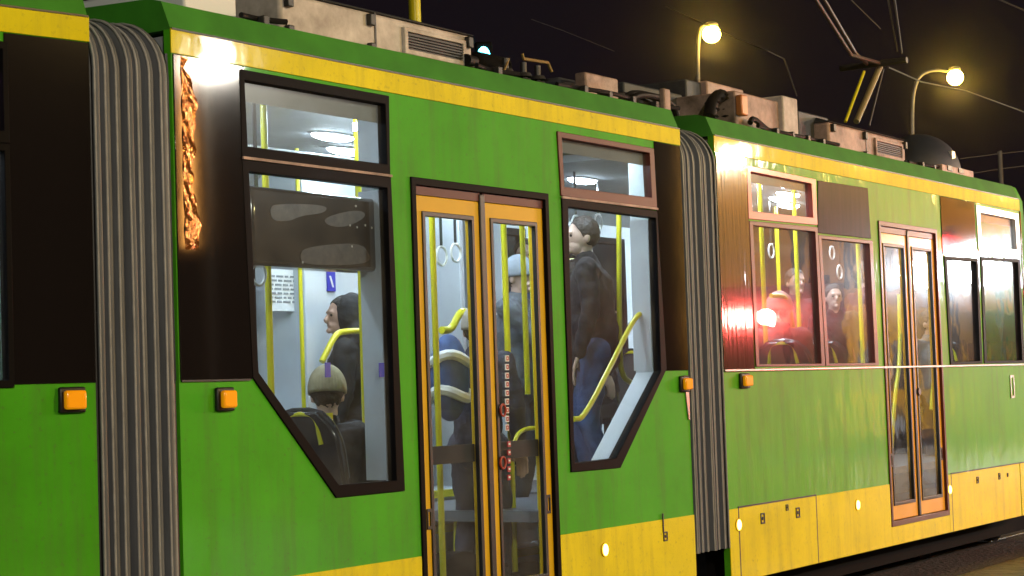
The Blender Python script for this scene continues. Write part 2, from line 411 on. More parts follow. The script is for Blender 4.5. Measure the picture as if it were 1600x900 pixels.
# ---- section C -----------------------------------------------------
c0 = Sx('C', 1124, 450); c1 = Sx('C', 1592, 330)
C1u_o = [(1165, 258), (1273, 280), (1276, 352), (1168, 342)]
C1u_i = [(1171, 268), (1266, 287), (1269, 340), (1174, 330)]
C1l_o = [(1169, 345), (1276, 355), (1288, 572), (1180, 573)]
C1l_i = [(1175, 352), (1272, 362), (1282, 568), (1185, 569)]
C2l_o = [(1277, 367), (1362, 376), (1372, 571), (1289, 572)]
C2l_i = [(1282, 373), (1357, 381), (1366, 567), (1294, 568)]
C2u = [(1277, 282), (1355, 294), (1360, 373), (1277, 364)]
C3_o = [(1474, 400), (1527, 404), (1534, 568), (1484, 570)]
C3_i = [(1478, 405), (1524, 409), (1530, 564), (1488, 566)]
C4u_o = [(1524, 320), (1590, 334), (1593, 398), (1528, 392)]
C4u_i = [(1530, 332), (1585, 343), (1588, 390), (1533, 385)]
C4l_o = [(1531, 401), (1593, 405), (1600, 567), (1537, 568)]
C4l_i = [(1535, 406), (1589, 410), (1596, 563), (1541, 564)]
allc = []
for o_, i_, fm, gm in ((C1u_o, C1u_i, M['redcast2'], M['glassC']), (C1l_o, C1l_i, M['redcast'], M['glassC']), (C2l_o, C2l_i, M['redcast'], M['glassC']),
                       (C3_o, C3_i, M['frame'], M['glassC']), (C4u_o, C4u_i, M['silver'], M['glassC']), (C4l_o, C4l_i, M['frame'], M['glassC'])):  # pale cab frame: mirrored white light put into its colour
    w_, op = window('C', o_, i_, fm, gm); allc.append((w_, op))
dC = [(Sx('C', 1380, 500), P('C', 1389, 818).z), (Sx('C', 1467, 500), P('C', 1389, 818).z), (Sx('C', 1467, 500), P('C', 1373, 350).z), (Sx('C', 1380, 500), P('C', 1373, 350).z)]
section('C', c0, c1, [w[1] for w in allc], dC)
def vpanel(k, pts, mname, nm='black_panel'): return link(nm, MB().prism(pts if not isinstance(pts[0][0], int) else SZ(k, pts), -.006, .001), M[mname], root, MS[k], bevel=.003)
xw = P('C', 1166, 300).x
M['panelC'] = mat('streaky_black_panel', (0.012, 0.008, 0.007), 0.07, spec=.5, coat=.15, coat_r=.13, bump=.18, bscale=3, bdist=.01, stretch=(9, 1, .5))
vpanel('C', rect(c0+.01, xw+.012, zBE, zYB-.003), 'panelC')
M['plum'] = mat('plum_tinted_panel', (.045, .014, .026), .25, spec=.1, ior=1.12, var=.5, vscale=3, stretch=(4, 1, .6), bump=.05, bscale=3)
vpanel('C', C2u, 'plum', 'tinted_panel')
vpanel('C', rect(P('C', 1470, 350).x, P('C', 1523, 350).x, P('C', 1474, 398).z, zYB-.004), 'black_panel')
vpanel('C', rect(P('C', 1597, 350).x-.04, c1, zBE, zYB-.004), 'black_panel')

# ---- section A (its far end runs out of the frame) -----------------
a1 = Sx('A', 146, 450); a0 = a1 - 6.0
aw1 = Sx('A', 14, 450)
A_o = rect(aw1-1.3, aw1+.012, 1.60, 2.55); A_i = rect(aw1-1.27, aw1-.012, 1.63, 2.52)
A_uo = rect(aw1-1.3, aw1+.012, 2.551, 2.95); A_ui = rect(aw1-1.27, aw1-.012, 2.60, 2.92)
wA, _ = window('A', A_o, A_i, M['frame'], M['glass'], raw=True)
wA2, _ = window('A', A_uo, A_ui, M['frame'], M['tint'], raw=True)
A_o2 = rect(aw1-2.9, aw1-1.6, 1.60, 2.95); A_i2 = rect(aw1-2.87, aw1-1.63, 1.63, 2.92)
window('A', A_o2, A_i2, M['frame'], M['glass'], raw=True)
section('A', a0, a1, [A_o, A_uo, A_o2])
vpanel('A', rect(aw1-.004, a1, zBE, zYB-.003), 'black_panel')
vpanel('A', rect(aw1-1.59, aw1-1.31, zBE, zYB-.003), 'black_panel')

# ---- yellow skirts ---------------------------------------------------
def skirt(k, x0, x1, z1=zSK, z0=zBOT): return link('skirt_panel', MB().prism(rect(x0, x1, z0, z1), -.006, .001), M['yellow'], root, MS[k], bevel=.003)
skirt('A', a0, a1); skirt('B', b0, dB[0][0]-.03); skirt('B', dB[1][0]+.03, b1)
skirt('B', dB[0][0]-.03, dB[1][0]+.03, .37)
xh = P('C', 1275, 800).x
skirt('C', c0+.14, xh-.006); skirt('C', c0, c0+.13); skirt('C', xh, dC[0][0]-.03); skirt('C', dC[0][0]-.03, dC[1][0]+.03, dC[0][1]-.03)
xr = P('C', 1487, 780).x
seam('C', c0+.135, xh, zSK+.001, zSK+.011); seam('C', c0+.128, c0+.142, zBOT, zSK+.001); seam('C', xh-.009, xh+.004, zBOT, zSK+.001)
seam('C', xr-.010, xr+.003, zBOT, zSK); seam('C', xr, c1, zSK+.001, zSK+.010)
skirt('C', dC[1][0]+.03, xr-.006); skirt('C', xr, P('C', 1594, 750).x-.02); skirt('C', P('C', 1594, 750).x, c1)

# ---- doors -----------------------------------------------------------
def door(k, d, leaves, barz=None):
    x0, z0 = d[0]; x1, z1 = d[2]
    q = link('door_frame', MB().ring(rect(x0-.025, x1+.025, z0-.03, z1+.025), rect(x0+.012, x1-.012, z0+.01, z1-.012), -.010, .06), M['redcast'] if k == 'C' else M['frame'], root, MS[k], bevel=.003)
    xm = (x0+x1)/2
    for i, (a, b) in enumerate(((x0+.014, xm-.012), (xm+.012, x1-.014))):
        zt = z1-.014; zb = z0+.012
        gi = rect(a+.085, b-.085, zb+.13, zt-.145)
        lf = link('door_leaf', MB().ring(rect(a, b, zb, zt-.045), gi, .012, .05), M['leafC' if k == 'C' else 'leaf'], root, MS[k], bevel=.005)
        link('header_strip', MB().b2(a, b, .008, .045, zt-.043, zt), M['redcast'], lf, MS[k])
        link('seal', MB().ring(shrink(gi, -.022), shrink(gi, .002), .004, .03), M['rubber'], lf, MS[k], bevel=.003)
        link('pane', MB().prism(gi, .024, .030), M['glassC' if k == 'C' else 'glass'], lf, MS[k], smooth=False)
        if k == 'B':
            link('cross_bar', MB().b2(a+.07, b-.07, .034, .052, 1.17, 1.26), M['rubber'], lf, MS[k])
        # recessed catch near the outer edge
        cx = a+.045 if i == 0 else b-.045
        link('catch', MB().ring(rect(cx-.018, cx+.018, .86, .96), rect(cx-.010, cx+.010, .875, .945), .004, .012), M['darkmetal'], lf, MS[k])
    link('door_seal', MB().b2(xm-.024, xm+.024, .0, .03, z0+.012, z1-.02), M['rubber'], root, MS[k], bevel=.006)
    return xm
M['leaf'] = mat('amber_yellow_door_paint', (0.72, 0.43, 0.003), 0.5, spec=.2, coat=.3, coat_r=.06, var=.12, vscale=3)
xmB = door('B', dB, 2); xmC = door('C', dC, 2)
leavesB = [o for o in C.objects if o.name.startswith('door_leaf')][:2]
# ring push buttons on the meeting edge
for v in (641, 723):
    p = P('B', 785, v)
    mb = MB(); n = 20
    mb.tube([(p.x+.024*math.cos(t), -.004, p.z+.03*math.sin(t)) for t in [2*math.pi*i/n for i in range(n+1)]], .006, 8, 0)
    b_ = link('door_button', mb, M['redcast2'], root, MS['B'])
    link('cap', MB().cone((p.x, .012, p.z), (p.x, -.002, p.z), .02, .018, 16), M['rubber'], b_, MS['B'])
p = P('C', 1436, 612)
link('door_button', MB().cone((p.x, .012, p.z), (p.x, -.008, p.z), .03, .028, 16), M['rubber'], root, MS['C'])
# lettered strip on second leaf of the near door (illegible stacked characters)
for i in range(9):
    p = P('B', 792, 560+i*13.5, .022)
    q = link('door_notice', MB().b2(p.x-.016, p.x+.016, .019, .0235, p.z-.016, p.z+.016), M['paper'], root, MS['B'])
    link('print', MB().ring(rect(p.x-.010, p.x+.010, p.z-.011, p.z+.011), rect(p.x-.005, p.x+.005, p.z-.005, p.z+.005), .0165, .0185), M['redp'], q, MS['B'])
for i in range(5):
    p = P('B', 795, 694+i*13, .022)
    q = link('door_notice', MB().b2(p.x-.014, p.x+.014, .019, .0235, p.z-.014, p.z+.014), M['redp'], root, MS['B'])
    link('print', MB().b2(p.x-.008, p.x+.008, .0165, .0185, p.z-.004, p.z+.006), M['paper'], q, MS['B'])

# ---- lamps, reflectors, hatch catches on the body side ----------------
def turn(k, u, v, sx=.07, sz=.075):
    p = P(k, u, v)
    b_ = link('turn_signal', MB().b2(p.x-sx/2-.012, p.x+sx/2+.012, -.022, .0, p.z-sz/2-.014, p.z+sz/2+.014), M['rubber'], root, MS[k], bevel=.008)
    link('lens', MB().b2(p.x-sx/2, p.x+sx/2, -.05, -.022, p.z-sz/2, p.z+sz/2), M['amber'], b_, MS[k], bevel=.01)
turn('A', 110, 625, .095, .075); turn('B', 348, 624, .085, .075); turn('B', 1067, 600, .09, .07); turn('C', 1161, 595, .11, .07)
def marker(k, u, v, s=.03):
    p = P(k, u, v)
    b_ = link('side_marker', MB().cone((p.x, .0, p.z), (p.x, -.012, p.z), s+.012, s+.008, 18), M['leaf'], root, MS[k])
    link('lens', MB().ball((p.x, -.014, p.z), (s*.8, .012, s*1.1)), M['marker'], b_, MS[k])
marker('B', 943, 859); marker('C', 1338, 789); marker('C', 1152, 820); marker('C', 1482, 765)
def catch(k, u, v, sc_=1):
    p = P(k, u, v)
    mb = MB().ring(rect(p.x-.030*sc_, p.x+.030*sc_, p.z-.035*sc_, p.z+.035*sc_), rect(p.x-.019*sc_, p.x+.019*sc_, p.z-.024*sc_, p.z+.024*sc_), -.012, -.005)
    q = link('hatch_catch', mb, M['darkmetal'], root, MS[k], bevel=.002)
    link('key_slot', MB().cone((p.x, -.006, p.z), (p.x, -.012, p.z), .012*sc_, .01*sc_, 12), M['rubber'], q, MS[k])
catch('B', 1038, 838, .8); catch('C', 1190, 810); catch('C', 1245, 801); catch('C', 1228, 793, .6); catch('C', 1526, 750, .8); catch('C', 1560, 744, .8); catch('C', 1573, 742, .5)
p = P('B', 1038, 815); link('lock_bar', MB().b2(p.x-.035, p.x-.025, -.012, -.006, p.z-.06, p.z+.05), M['darkmetal'], root, MS['B'])
p = P('C', 1581, 604); link('wall_latch', MB().ring(rect(p.x-.05, p.x+.05, p.z-.10, p.z+.10), rect(p.x-.03, p.x+.03, p.z-.08, p.z+.08), -.008, .0), M['alu'], root, MS['C'])
# pale trim by second bellows under the belt
p = P('B', 1077, 600); link('edge_trim', MB().prism([(b1-.07, zBE-.03), (b1-.01, zBE-.03), (b1-.01, zBE-.30), (b1-.03, zBE-.30)], -.009, .0), M['alu'], root, MS['B'], bevel=.003)
# rain gutter line over C belt
link('belt_trim', MB().b2(c0+.01, c1, -.014, .0, zBE-.014, zBE+.002), M['alu'], root, MS['C'], bevel=.003)
link('belt_trim', MB().b2(b0+.01, P('B', 390, 597).x, -.009, .0, zBE-.006, zBE+.002), M['rubber'], root, MS['B'])

# ---- front end of section C ------------------------------------------
# rounded cab nose tapering inward
mb = MB(); lay = []
for t in range(0, 9):
    a = R(t*10); dx = 1.1*math.sin(a); yy = .62*(1-math.cos(a))
    lay.append((c1+dx, yy))
prof_z = [zBOT+.1, zSK, zBE, zYB, zYT, zYT+.12]
left = lay; right = [(x, WID-y) for x, y in lay][::-1]
loop = left+right
mb.grid([[(x - (0.35*(z-zBE)/1.4*(x-c1) if z > zBE else 0), y+(.05 if z > zYT+.01 else 0)*(1 if y < WID/2 else -1), z) for x, y in loop] for z in prof_z])
link('cab_nose', mb, M['green'], root, MS['C'])
link('roof_cap', MB().poly3([(x-.40*(x-c1), y+(.06 if y < WID/2 else -.06), zYT+.11) for x, y in loop], [(x-.5*(x-c1), y+(.3 if y < WID/2 else -.3), zYT+.15) for x, y in loop]), M['roofgreen'], root, MS['C'])

# ---- bellows ---------------------------------------------------------
def bellows(ka, xa, kb, xb, nf, z0, zt):
    # tunnel outline in (depth, height)
    path = [(.02, z0)] + [(.02, z0+(zt-.22-z0)*i/10) for i in range(1, 11)]
    for t in range(1, 9):
        a = R(90*t/8); path.append((.02+.24*(1-math.cos(a)), zt-.22+.22*math.sin(a)))
    path += [(.7, zt+.01), (1.175, zt+.015), (1.65, zt+.01)]
    for t in range(0, 9):
        a = R(90*(8-t)/8); path.append((WID-.02-.24*(1-math.cos(a)), zt-.22+.22*math.sin(a)))
    path += [(WID-.02, z0+.9), (WID-.02, z0)]
    nrm = []
    for i in range(len(path)):
        p0 = Vector(path[max(0, i-1)]); p1 = Vector(path[min(len(path)-1, i+1)]); d = (p1-p0).normalized()
        nrm.append(Vector((-d.y, d.x)))
    def pt(t, i, off):
        y, z = path[i]; y -= -nrm[i].x*off if False else -nrm[i].x*off; z += nrm[i].y*off
        A_ = MS[ka] @ Vector((xa, y, z)); B_ = MS[kb] @ Vector((xb, y, z)); return A_.lerp(B_, t)
    ms = 12
    def jit(f, i): return .004*math.sin(f*1.7+i*.55)+.002*math.sin(f*4.1+i*1.3)
    mb = MB(); rows = []
    for f in range(nf):
        for j in range(ms + (1 if f == nf-1 else 0)):
            q = j/ms; t = (f+q)/nf
            off = -.045 + (.068+.010*math.sin(f*2.3+1))*math.sqrt(max(0, math.sin(math.pi*q)))
            rows.append([pt(min(1, max(0, t+jit(f, i)*math.sin(math.pi*t))), i, off+jit(f+9, i)*.25*math.sin(math.pi*q)) for i in range(len(path))])
    mb.grid(rows)
    o = link('bellows', mb, M['bellows'], root, Matrix.Identity(4))
    for f in range(nf+1):
        t = min(.995, max(.005, (f+.22)/nf)) if f < nf else .985
        s_ = MB(); s_.tube([pt(min(1, max(0, t+jit(f, i)*math.sin(math.pi*t))), i, .021+.008*math.sin(f*2.3+1)*.8) for i in range(len(path))], .0055, 6, 0)
        link('fold_seam', s_, M['seam'], o, Matrix.Identity(4))
    # end hoop frames in black
    for kk, xx, tt in ((ka, xa, .0), (kb, xb, 1.0)):
        s_ = MB(); s_.tube([pt(tt, i, -.005) for i in range(len(path))], .022, 8, 0)
        link('end_hoop', s_, M['rubber'], o, Matrix.Identity(4))
bellows('A', a1+.01, 'B', b0-.025, 7, .33, zYT+.02)
bellows('B', b1+.005, 'C', c0-.005, 6, .50, zYT+.03)
for (k, x) in (('B', b1), ('C', c0)):
    s_ = MB()
    for z in [zBE+.12+i*.16 for i in range(8)]: s_.ball((x-(.0 if k == 'B' else -.0), .0, z), (.008, .006, .008), u=8, v=6)
    link('rivet_row', s_, M['darkmetal'], root, MS[k])

# ---- underside: bogies -------------------------------------------------
def bogie(k, x):
    f_ = link('bogie', MB().b2(x-1.3, x+1.3, .32, .42, .28, .48).b2(x-1.3, x+1.3, 1.95, 2.05, .28, .48).b2(x-.3, x+.3, .3, 2.05, .3, .5), M['under'], root, MS[k], bevel=.01)
    for dx in (-.9, .9):
        for y in (.48, 1.92):
            link('wheel', MB().cone((x+dx, y-.06, .34), (x+dx, y+.06, .34), .33, .33, 28), M['under'], f_, MS[k])
bogie('C', 12.4); bogie('C', 16.3); bogie('B', 9.4) ; bogie('A', a1-1.7)
link('underframe', MB().b2(c0+.1, c1+.6, .22, WID-.15, .10, .62), M['under'], root, MS['C'])
link('underframe', MB().b2(b0+.1, b1-.1, .15, WID-.15, .22, .36), M['under'], root, MS['B'])
link('underframe', MB().b2(a0+.1, a1-.1, .15, WID-.15, .5, .62), M['under'], root, MS['A'])
link('gangway_floor', MB().poly3([MS['B'] @ Vector((b1-.05, .3, .45)), MS['B'] @ Vector((b1-.05, 2.05, .45)), MS['C'] @ Vector((c0+.05, 2.05, .45)), MS['C'] @ Vector((c0+.05, .3, .45))],
     [MS['B'] @ Vector((b1-.05, .3, .5)), MS['B'] @ Vector((b1-.05, 2.05, .5)), MS['C'] @ Vector((c0+.05, 2.05, .5)), MS['C'] @ Vector((c0+.05, .3, .5))]), M['under'], root, Matrix.Identity(4))

# ---- inside: floors, bulkheads, steps ----------------------------------
xd0, xd1 = dB[0][0], dB[1][0]
link('cabin_floor', MB().b2(b0, xd0+.05, .05, WID-.05, .45, .50), M['floor'], root, MS['B'])
link('cabin_floor', MB().b2(xd0+.05, xd1+1.1, .05, .80, .36, .41), M['floor'], root, MS['B'])
link('cabin_floor', MB().b2(xd1+.08, b1, .05, WID-.05, .80, .86), M['floor'], root, MS['B'])
for i, (y0, z) in enumerate(((.80, .57), (1.10, .74), (1.40, .92))):
    q = link('step', MB().b2(xd0+.05, xd1+1.6, y0, y0+.31 if i < 2 else WID-.05, .36, z), M['step'], root, MS['B'], bevel=.004)
    link('nosing', MB().b2(xd0+.05, xd1+1.6, y0-.015, y0+.045, z-.038, z+.005), M['rail'], q, MS['B'])
# interior light panels (draught screens and bulkheads)
def ipanel(nm, k, x0, x1, y0, y1, z0, z1, mname='wall'): return link(nm, MB().b2(x0, x1, y0, y1, z0, z1), M[mname], root, MS[k], bevel=.006)
x2 = P('B', 1005, 450, .30).x
ipanel('bulkhead', 'B', b1-.10, b1-.05, .05, .31, .86, 2.95); ipanel('bulkhead', 'B', b1-.10, b1-.05, 1.6, WID-.05, .86, 2.95)
ipanel('bulkhead', 'B', b0+.05, b0+.10, .05, .60, .50, 2.95, 'wall'); ipanel('bulkhead', 'B', b0+.05, b0+.10, 1.65, WID-.05, .50, 2.95)
ipanel('bulkhead', 'C', c0+.05, c0+.10, .05, .6, .86, 2.95); ipanel('bulkhead', 'C', c0+.05, c0+.10, 1.65, WID-.05, .86, 2.95)
ipanel('bulkhead', 'A', a1-.10, a1-.05, .05, .6, .86, 2.95); ipanel('bulkhead', 'A', a1-.10, a1-.05, 1.65, WID-.05, .86, 2.95)
ipanel('draught_screen', 'B', xd0-.06, xd0-.03, .06, .13, .50, 2.95)
ipanel('draught_screen', 'B', xd1+.03, xd1+.06, .06, .10, .86, 2.2, 'seat')
ipanel('cab_partition', 'C', P('C', 1540, 450).x, P('C', 1540, 450).x+.03, .06, WID-.06, .86, 2.95, 'seat')
ipanel('draught_screen', 'A', aw1-.6, aw1+1.0, .55, .58, .86, 2.50)  # added pale panel, lit to brighten the edge window of A
def reveal(pa, pb, d0=.045, d1=.17, th=.012):
    a, b = P('B', *pa), P('B', *pb); dx, dz = b.x-a.x, b.z-a.z; l_ = math.hypot(dx, dz); nx, nz = -dz/l_*th, dx/l_*th
    link('window_reveal', MB().prism([(a.x, a.z), (b.x, b.z), (b.x+nx, b.z+nz), (a.x+nx, a.z+nz)], d0, d1), M['wall'], root, MS['B'])
reveal((1033, 581), (962, 722)); reveal((619, 750), (605, 296)); reveal((1031, 578), (1024, 342)); reveal((600, 165), (604, 256)); reveal((400, 583), (526, 760), d1=.09)
# tall pale cabinet on the far side with pictogram, seen through first window
pc0 = P('B', 478, 500, 1.9).x; pc1 = P('B', 565, 500, 1.9).x
ipanel('equipment_cabinet', 'B', pc0, pc1, 1.9, WID-.05, .50, 2.95)
pp = P('B', 517, 440, 1.895)
q = link('pictogram', MB().b2(pp.x-.04, pp.x+.04, 1.890, 1.897, pp.z-.06, pp.z+.06), M['blue'], root, MS['B'])
link('print', MB().poly3([(pp.x-.022, 1.888, pp.z+.035), (pp.x-.006, 1.888, pp.z+.035), (pp.x+.022, 1.888, pp.z-.035), (pp.x+.006, 1.888, pp.z-.035)],
                         [(pp.x-.022, 1.8895, pp.z+.035), (pp.x-.006, 1.8895, pp.z+.035), (pp.x+.022, 1.8895, pp.z-.035), (pp.x+.006, 1.8895, pp.z-.035)]), M['whitep'], q, MS['B'])
# poster
pa, pb = P('B', 412, 418, 2.0), P('B', 475, 487, 2.0)
q = link('notice', MB().b2(pa.x, pb.x, 1.99, 2.0, pb.z, pa.z), M['paper'], root, MS['B'])
mb = MB()
for r_ in range(7):
    z = pa.z-.05-r_*(pa.z-pb.z-.08)/7; x = pa.x+.04
    while x < pb.x-.06:
        l_ = random.uniform(.02, .07); mb.b2(x, min(x+l_, pb.x-.03), 1.986, 1.9895, z-.006, z+.006); x += l_+.018
link('printed_lines', mb, M['ink'], q, MS['B'])
# stickers on the panes
for u, v in ((512, 578), (596, 578)):
    p = P('B', u, v, .016)
    link('blue_sticker', MB().b2(p.x-.019, p.x+.019, .0135, .017, p.z-.034, p.z+.034), M['blue'], root, MS['B'])

# display box hanging behind the first window (dark glossy, faces out)
M['dispglass'] = mat('display_glass', (.045, .036, .03), .12, spec=.8, coat=.6, coat_r=.05, var=.4, vscale=2.5)
d0, d1 = P('B', 396, 300, .06), P('B', 606, 420, .06)
dz0 = P('B', 500, 419, .06).z; dz1 = P('B', 500, 300, .06).z
q = link('route_display', MB().b2(d0.x, d1.x+.03, .075, .22, dz0, dz1), M['dispglass'], root, MS['B'], bevel=.02)
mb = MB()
# pale shapes painting street reflections onto the display pane
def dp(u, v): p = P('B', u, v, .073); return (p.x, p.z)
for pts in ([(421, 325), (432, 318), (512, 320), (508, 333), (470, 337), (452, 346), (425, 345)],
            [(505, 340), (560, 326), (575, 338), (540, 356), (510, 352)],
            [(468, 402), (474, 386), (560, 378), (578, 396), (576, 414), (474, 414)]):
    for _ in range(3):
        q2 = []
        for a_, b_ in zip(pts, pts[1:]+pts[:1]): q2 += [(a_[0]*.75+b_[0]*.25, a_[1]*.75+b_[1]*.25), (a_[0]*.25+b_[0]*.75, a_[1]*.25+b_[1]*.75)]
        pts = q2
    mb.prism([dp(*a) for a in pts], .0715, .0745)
link('painted_reflection', mb, M['display_reflection'] if 'display_reflection' in M else mat('painted_reflection', (.058, .047, .04), .3, var=.9, vscale=22), q, MS['B'])
mb = MB()
for u, v in ((547, 352), (558, 355), (571, 352), (556, 322), (473, 410), (550, 385), (581, 356)):
    p = P('B', u, v, .072); mb.ball((p.x, .0725, p.z), (.006, .003, .006), u=8, v=6)
link('screw', mb, M['silver'], q, MS['B'])

# ---- ceiling lamps ------------------------------------------------------
def ceil_lamp(k, x, y, z=3.018, ln=.36, wd=.12, first=[None]):
    if first[0] is None:
        mb = MB(); mb.ball((0, 0, 0), (.18, .06, .028), u=24, v=12)
        o = link('ceiling_lamp', mb, M['lamp'], root, MS[k] @ T(x, y, z-.01))
        mb = MB(); mb.ball((0, 0, 0), (.20, .075, .012), u=24, v=8)
        link('bezel', mb, M['silver'], o, MS[k] @ T(x, y, z-.004))
        first[0] = o
    else: dup(first[0], root, MS[k] @ T(x, y, z-.01))
pl1 = P('B', 520, 215); 
def onceil(k, u, v, z=3.0):
    lo, hi = 0.0, 2.4
    for _ in range(30):
        m_ = (lo+hi)/2
        if L(k, u, v, m_).z < z: lo = m_
        else: hi = m_
    return L(k, u, v, lo)
for (k, u, v) in (('B', 520, 215), ('B', 570, 172), ('B', 900, 243), ('C', 1183, 278), ('C', 1232, 322)):
    p = onceil(k, u, v); ceil_lamp(k, min(p.x, b1-.22) if k == 'B' else p.x, min(p.y, .5) if u == 900 else p.y)
for (k, x, y) in (('B', 6.6, .65), ('B', 7.0, 1.6), ('B', 9.6, .9), ('C', 12.8, 1.2), ('C', 13.1, .9), ('C', 14.0, .9), ('C', 16.0, 1.0), ('C', 16.6, .8), ('C', 15.6, .6), ('C', 16.2, 1.4), ('C', 11.8, 1.5), ('B', 9.1, 1.6), ('B', 10.1, 1.55), ('C', 12.3, .6), ('C', 13.3, .6), ('C', 13.9, 1.6), ('C', 14.6, .7), ('C', 14.6, 1.6), ('A', aw1, .28), ('A', aw1-.6, .28), ('A', a1-.8, .8), ('A', a1-1.9, .6), ('A', a1-1.6, 1.6)):  # some added to brighten section C and the pale panel in A
    ceil_lamp(k, x, y)
link('ceiling_rail', MB().tube([(6.1, 1.15, 2.86), (b1-.2, 1.15, 2.86)], .016, 8, 0), M['silver'], root, MS['B'])

link('step_fill_bar', MB().b2(xd0+.25, xd1-.1, .50, .56, 2.90, 2.94), M['lamp'], root, MS['B'])  # unseen glowing bar added to brighten the door steps
for x in (12.2, 13.5, 14.3, 15.3, 16.9): ceil_lamp('C', x, 1.1)  # further lamps added to brighten section C
# ---- handrails and seats ---------------------------------------------------
def rail(k, pts, r=.017, smooth=3): return link('handrail', MB().tube([L(k, *p) for p in pts], r, 12, smooth), M['rail'], root, MS[k])
def pole(k, u, v, w, z0=None, z1=3.0, r=.017):
    p = L(k, u, v, w); z0 = ZF[k] if z0 is None else z0
    return link('grab_pole', MB().cone((p.x, p.y, z0), (p.x, p.y, z1), r, r, 14), M['rail'], root, MS[k])
pole('B', 412, 180, .55); pole('B', 462, 180, 1.7, r=.013)
pole('B', 566, 500, .55)
rail('B', [(594, 430, .35), (600, 520, .35), (606, 640, .35), (608, 745, .35)])
rail('B', [(503, 565, 1.0), (523, 524, 1.0), (535, 517, 1.0), (600, 517, 1.0)])
rail('B', [(600, 700, .25), (588, 640, .25), (584, 560, .25), (594, 530, .25), (600, 528, .28)])
link('handrail', MB().tube([L('B', 580, 713, .3), L('B', 612, 713, .3)], .008, 8, 0), M['silver'], root, MS['B'])
# door zone
pole('B', 683, 600, .35, z0=.41); pole('B', 735, 420, .62, z0=.9); pole('B', 742, 600, .30, z0=.41)
rail('B', [(690, 516, .75), (705, 516, .75), (716, 492, .75), (726, 484, .75), (730, 500, .9)], .022)
pole('B', 790, 450, .5, z0=.41, r=.018); pole('B', 819, 450, .75, z0=1.5); pole('B', 838, 600, .25, z0=.41)
rail('B', [(800, 700, .28), (812, 670, .28), (850, 668, .28)], .012)
rail('B', [(712, 815, .78), (712, 870, .78)], .012)
# second window
rail('B', [(967, 330, .5), (968, 560, .5), (973, 590, .5), (988, 599, .5)])
rail('B', [(896, 655, .12), (912, 654, .12), (960, 560, .12), (996, 487, .12), (1010, 495, .12), (1012, 530, .12), (1012, 572, .12)], .016)
link('rail_bracket', MB().box(L('B', 1010, 526, .12), (.05, .05, .045)), M['rubber'], root, MS['B'], bevel=.005)
rail('B', [(886, 407, 1.2), (925, 407, 1.2)], .015)
link('handrail', MB().tube([L('B', 872, 267, 1.5), L('B', 985, 262, 1.5)], .008, 8, 0), M['green'], root, MS['B'])
# section C
for u, w_ in ((1192, .5), (1245, .7), (1342, .5), (1216, 1.4), (1310, 1.5)): pole('C', u, 420, w_)
rail('C', [(1205, 462, .5), (1232, 462, .5), (1240, 520, .5)])
rail('C', [(1405, 460, .4), (1407, 560, .4), (1398, 620, .3), (1393, 700, .3)])
for u, v in ((1455, 0), (1462, 0)): pass
rail('C', [(1455, 640, .3), (1462, 560, .3), (1462, 420, .3)])
# hanging strap loops
def strap(k, u, v, w, h=.12):
    p = L(k, u, v, w); n = 18
    mb = MB(); mb.tube([(p.x+.05*math.cos(t), p.y, p.z+.055*math.sin(t)) for t in [2*math.pi*i/n for i in range(n+1)]], .008, 6, 0)
    q = link('strap_ring', mb, M['whitep'], root, MS[k])
    link('strap', MB().b2(p.x-.012, p.x+.012, p.y-.002, p.y+.002, p.z+.06, 2.95), M['seat'], q, MS[k])
strap('B', 690, 400, .9); strap('B', 712, 395, 1.1); strap('B', 404, 428, .5); strap('B', 900, 350, 1.0); strap('B', 935, 347, 1.2); strap('C', 1312, 425, .8); strap('C', 1300, 395, 1.1)
strap('C', 1205, 392, 1.0); strap('C', 1345, 400, 1.2)
def seat(k, x, y, zf, yaw, first=[None]):
    MWm = MS[k] @ T(x, y, zf) @ RZ(yaw)
    if first[0]: return dup(first[0], root, MWm)
    mb = MB()   # faces +X: cushion and shell
    mb.b2(-.22, .22, -.21, .21, .40, .47)
    o = link('seat', mb, M['seatfab'], root, MWm, bevel=.03)
    back = MB(); rows = []
    for side in (0, 1):
        pass
    pts = []
    for j in range(9):
        z = .44 + .52*j/8; hw = .215 if j < 6 else .215*math.sqrt(max(0.05, 1-((j-5)/3.4)**2))
        pts.append((z, hw))
    outl = [(-hw, z) for z, hw in pts] + [(hw, z) for z, hw in reversed(pts)]
    back.poly3([(-.22-.18*(z-.44), y_, z) for y_, z in outl], [(-.27-.18*(z-.44), y_*1.0, z) for y_, z in outl])
    link('backrest', back, M['seat'], o, MWm, bevel=.015)
    rim = MB(); rim.tube([(-.25-.18*(z-.44), y_*1.02, z+.004) for y_, z in outl[3:-3]], .014, 8, 1)
    link('rim', rim, M['seat'], o, MWm)
    link('pedestal', MB().b2(-.05, .05, -.05, .05, 0, .40), M['darkmetal'], o, MWm)
    hd = MB(); hd.tube([(-.33, -.11, .80), (-.34, -.09, .93), (-.35, 0, .95), (-.34, .09, .93), (-.33, .11, .80)], .016, 8, 2)
    link('handle', hd, M['rail'], o, MWm)
    first[0] = o; return o
sp = P('B', 487, 700, .35); seat('B', sp.x+.25, .33, .5, 0); seat('B', sp.x+.25, .80, .5, 0)
seat('B', 6.45, .33, .5, 0); seat('B', 6.45, .8, .5, 0); seat('B', sp.x+.25, 1.9, .5, 0)
seat('B', 9.6, 1.9, .86, math.pi)
for x in (12.0, 12.9, 13.6, 16.2): seat('C', x, 1.95, .85, 0); seat('C', x, .35, .85, 0)
pole('B', 516, 690, .30, z0=.5, z1=P('B', 516, 645, .30).z)

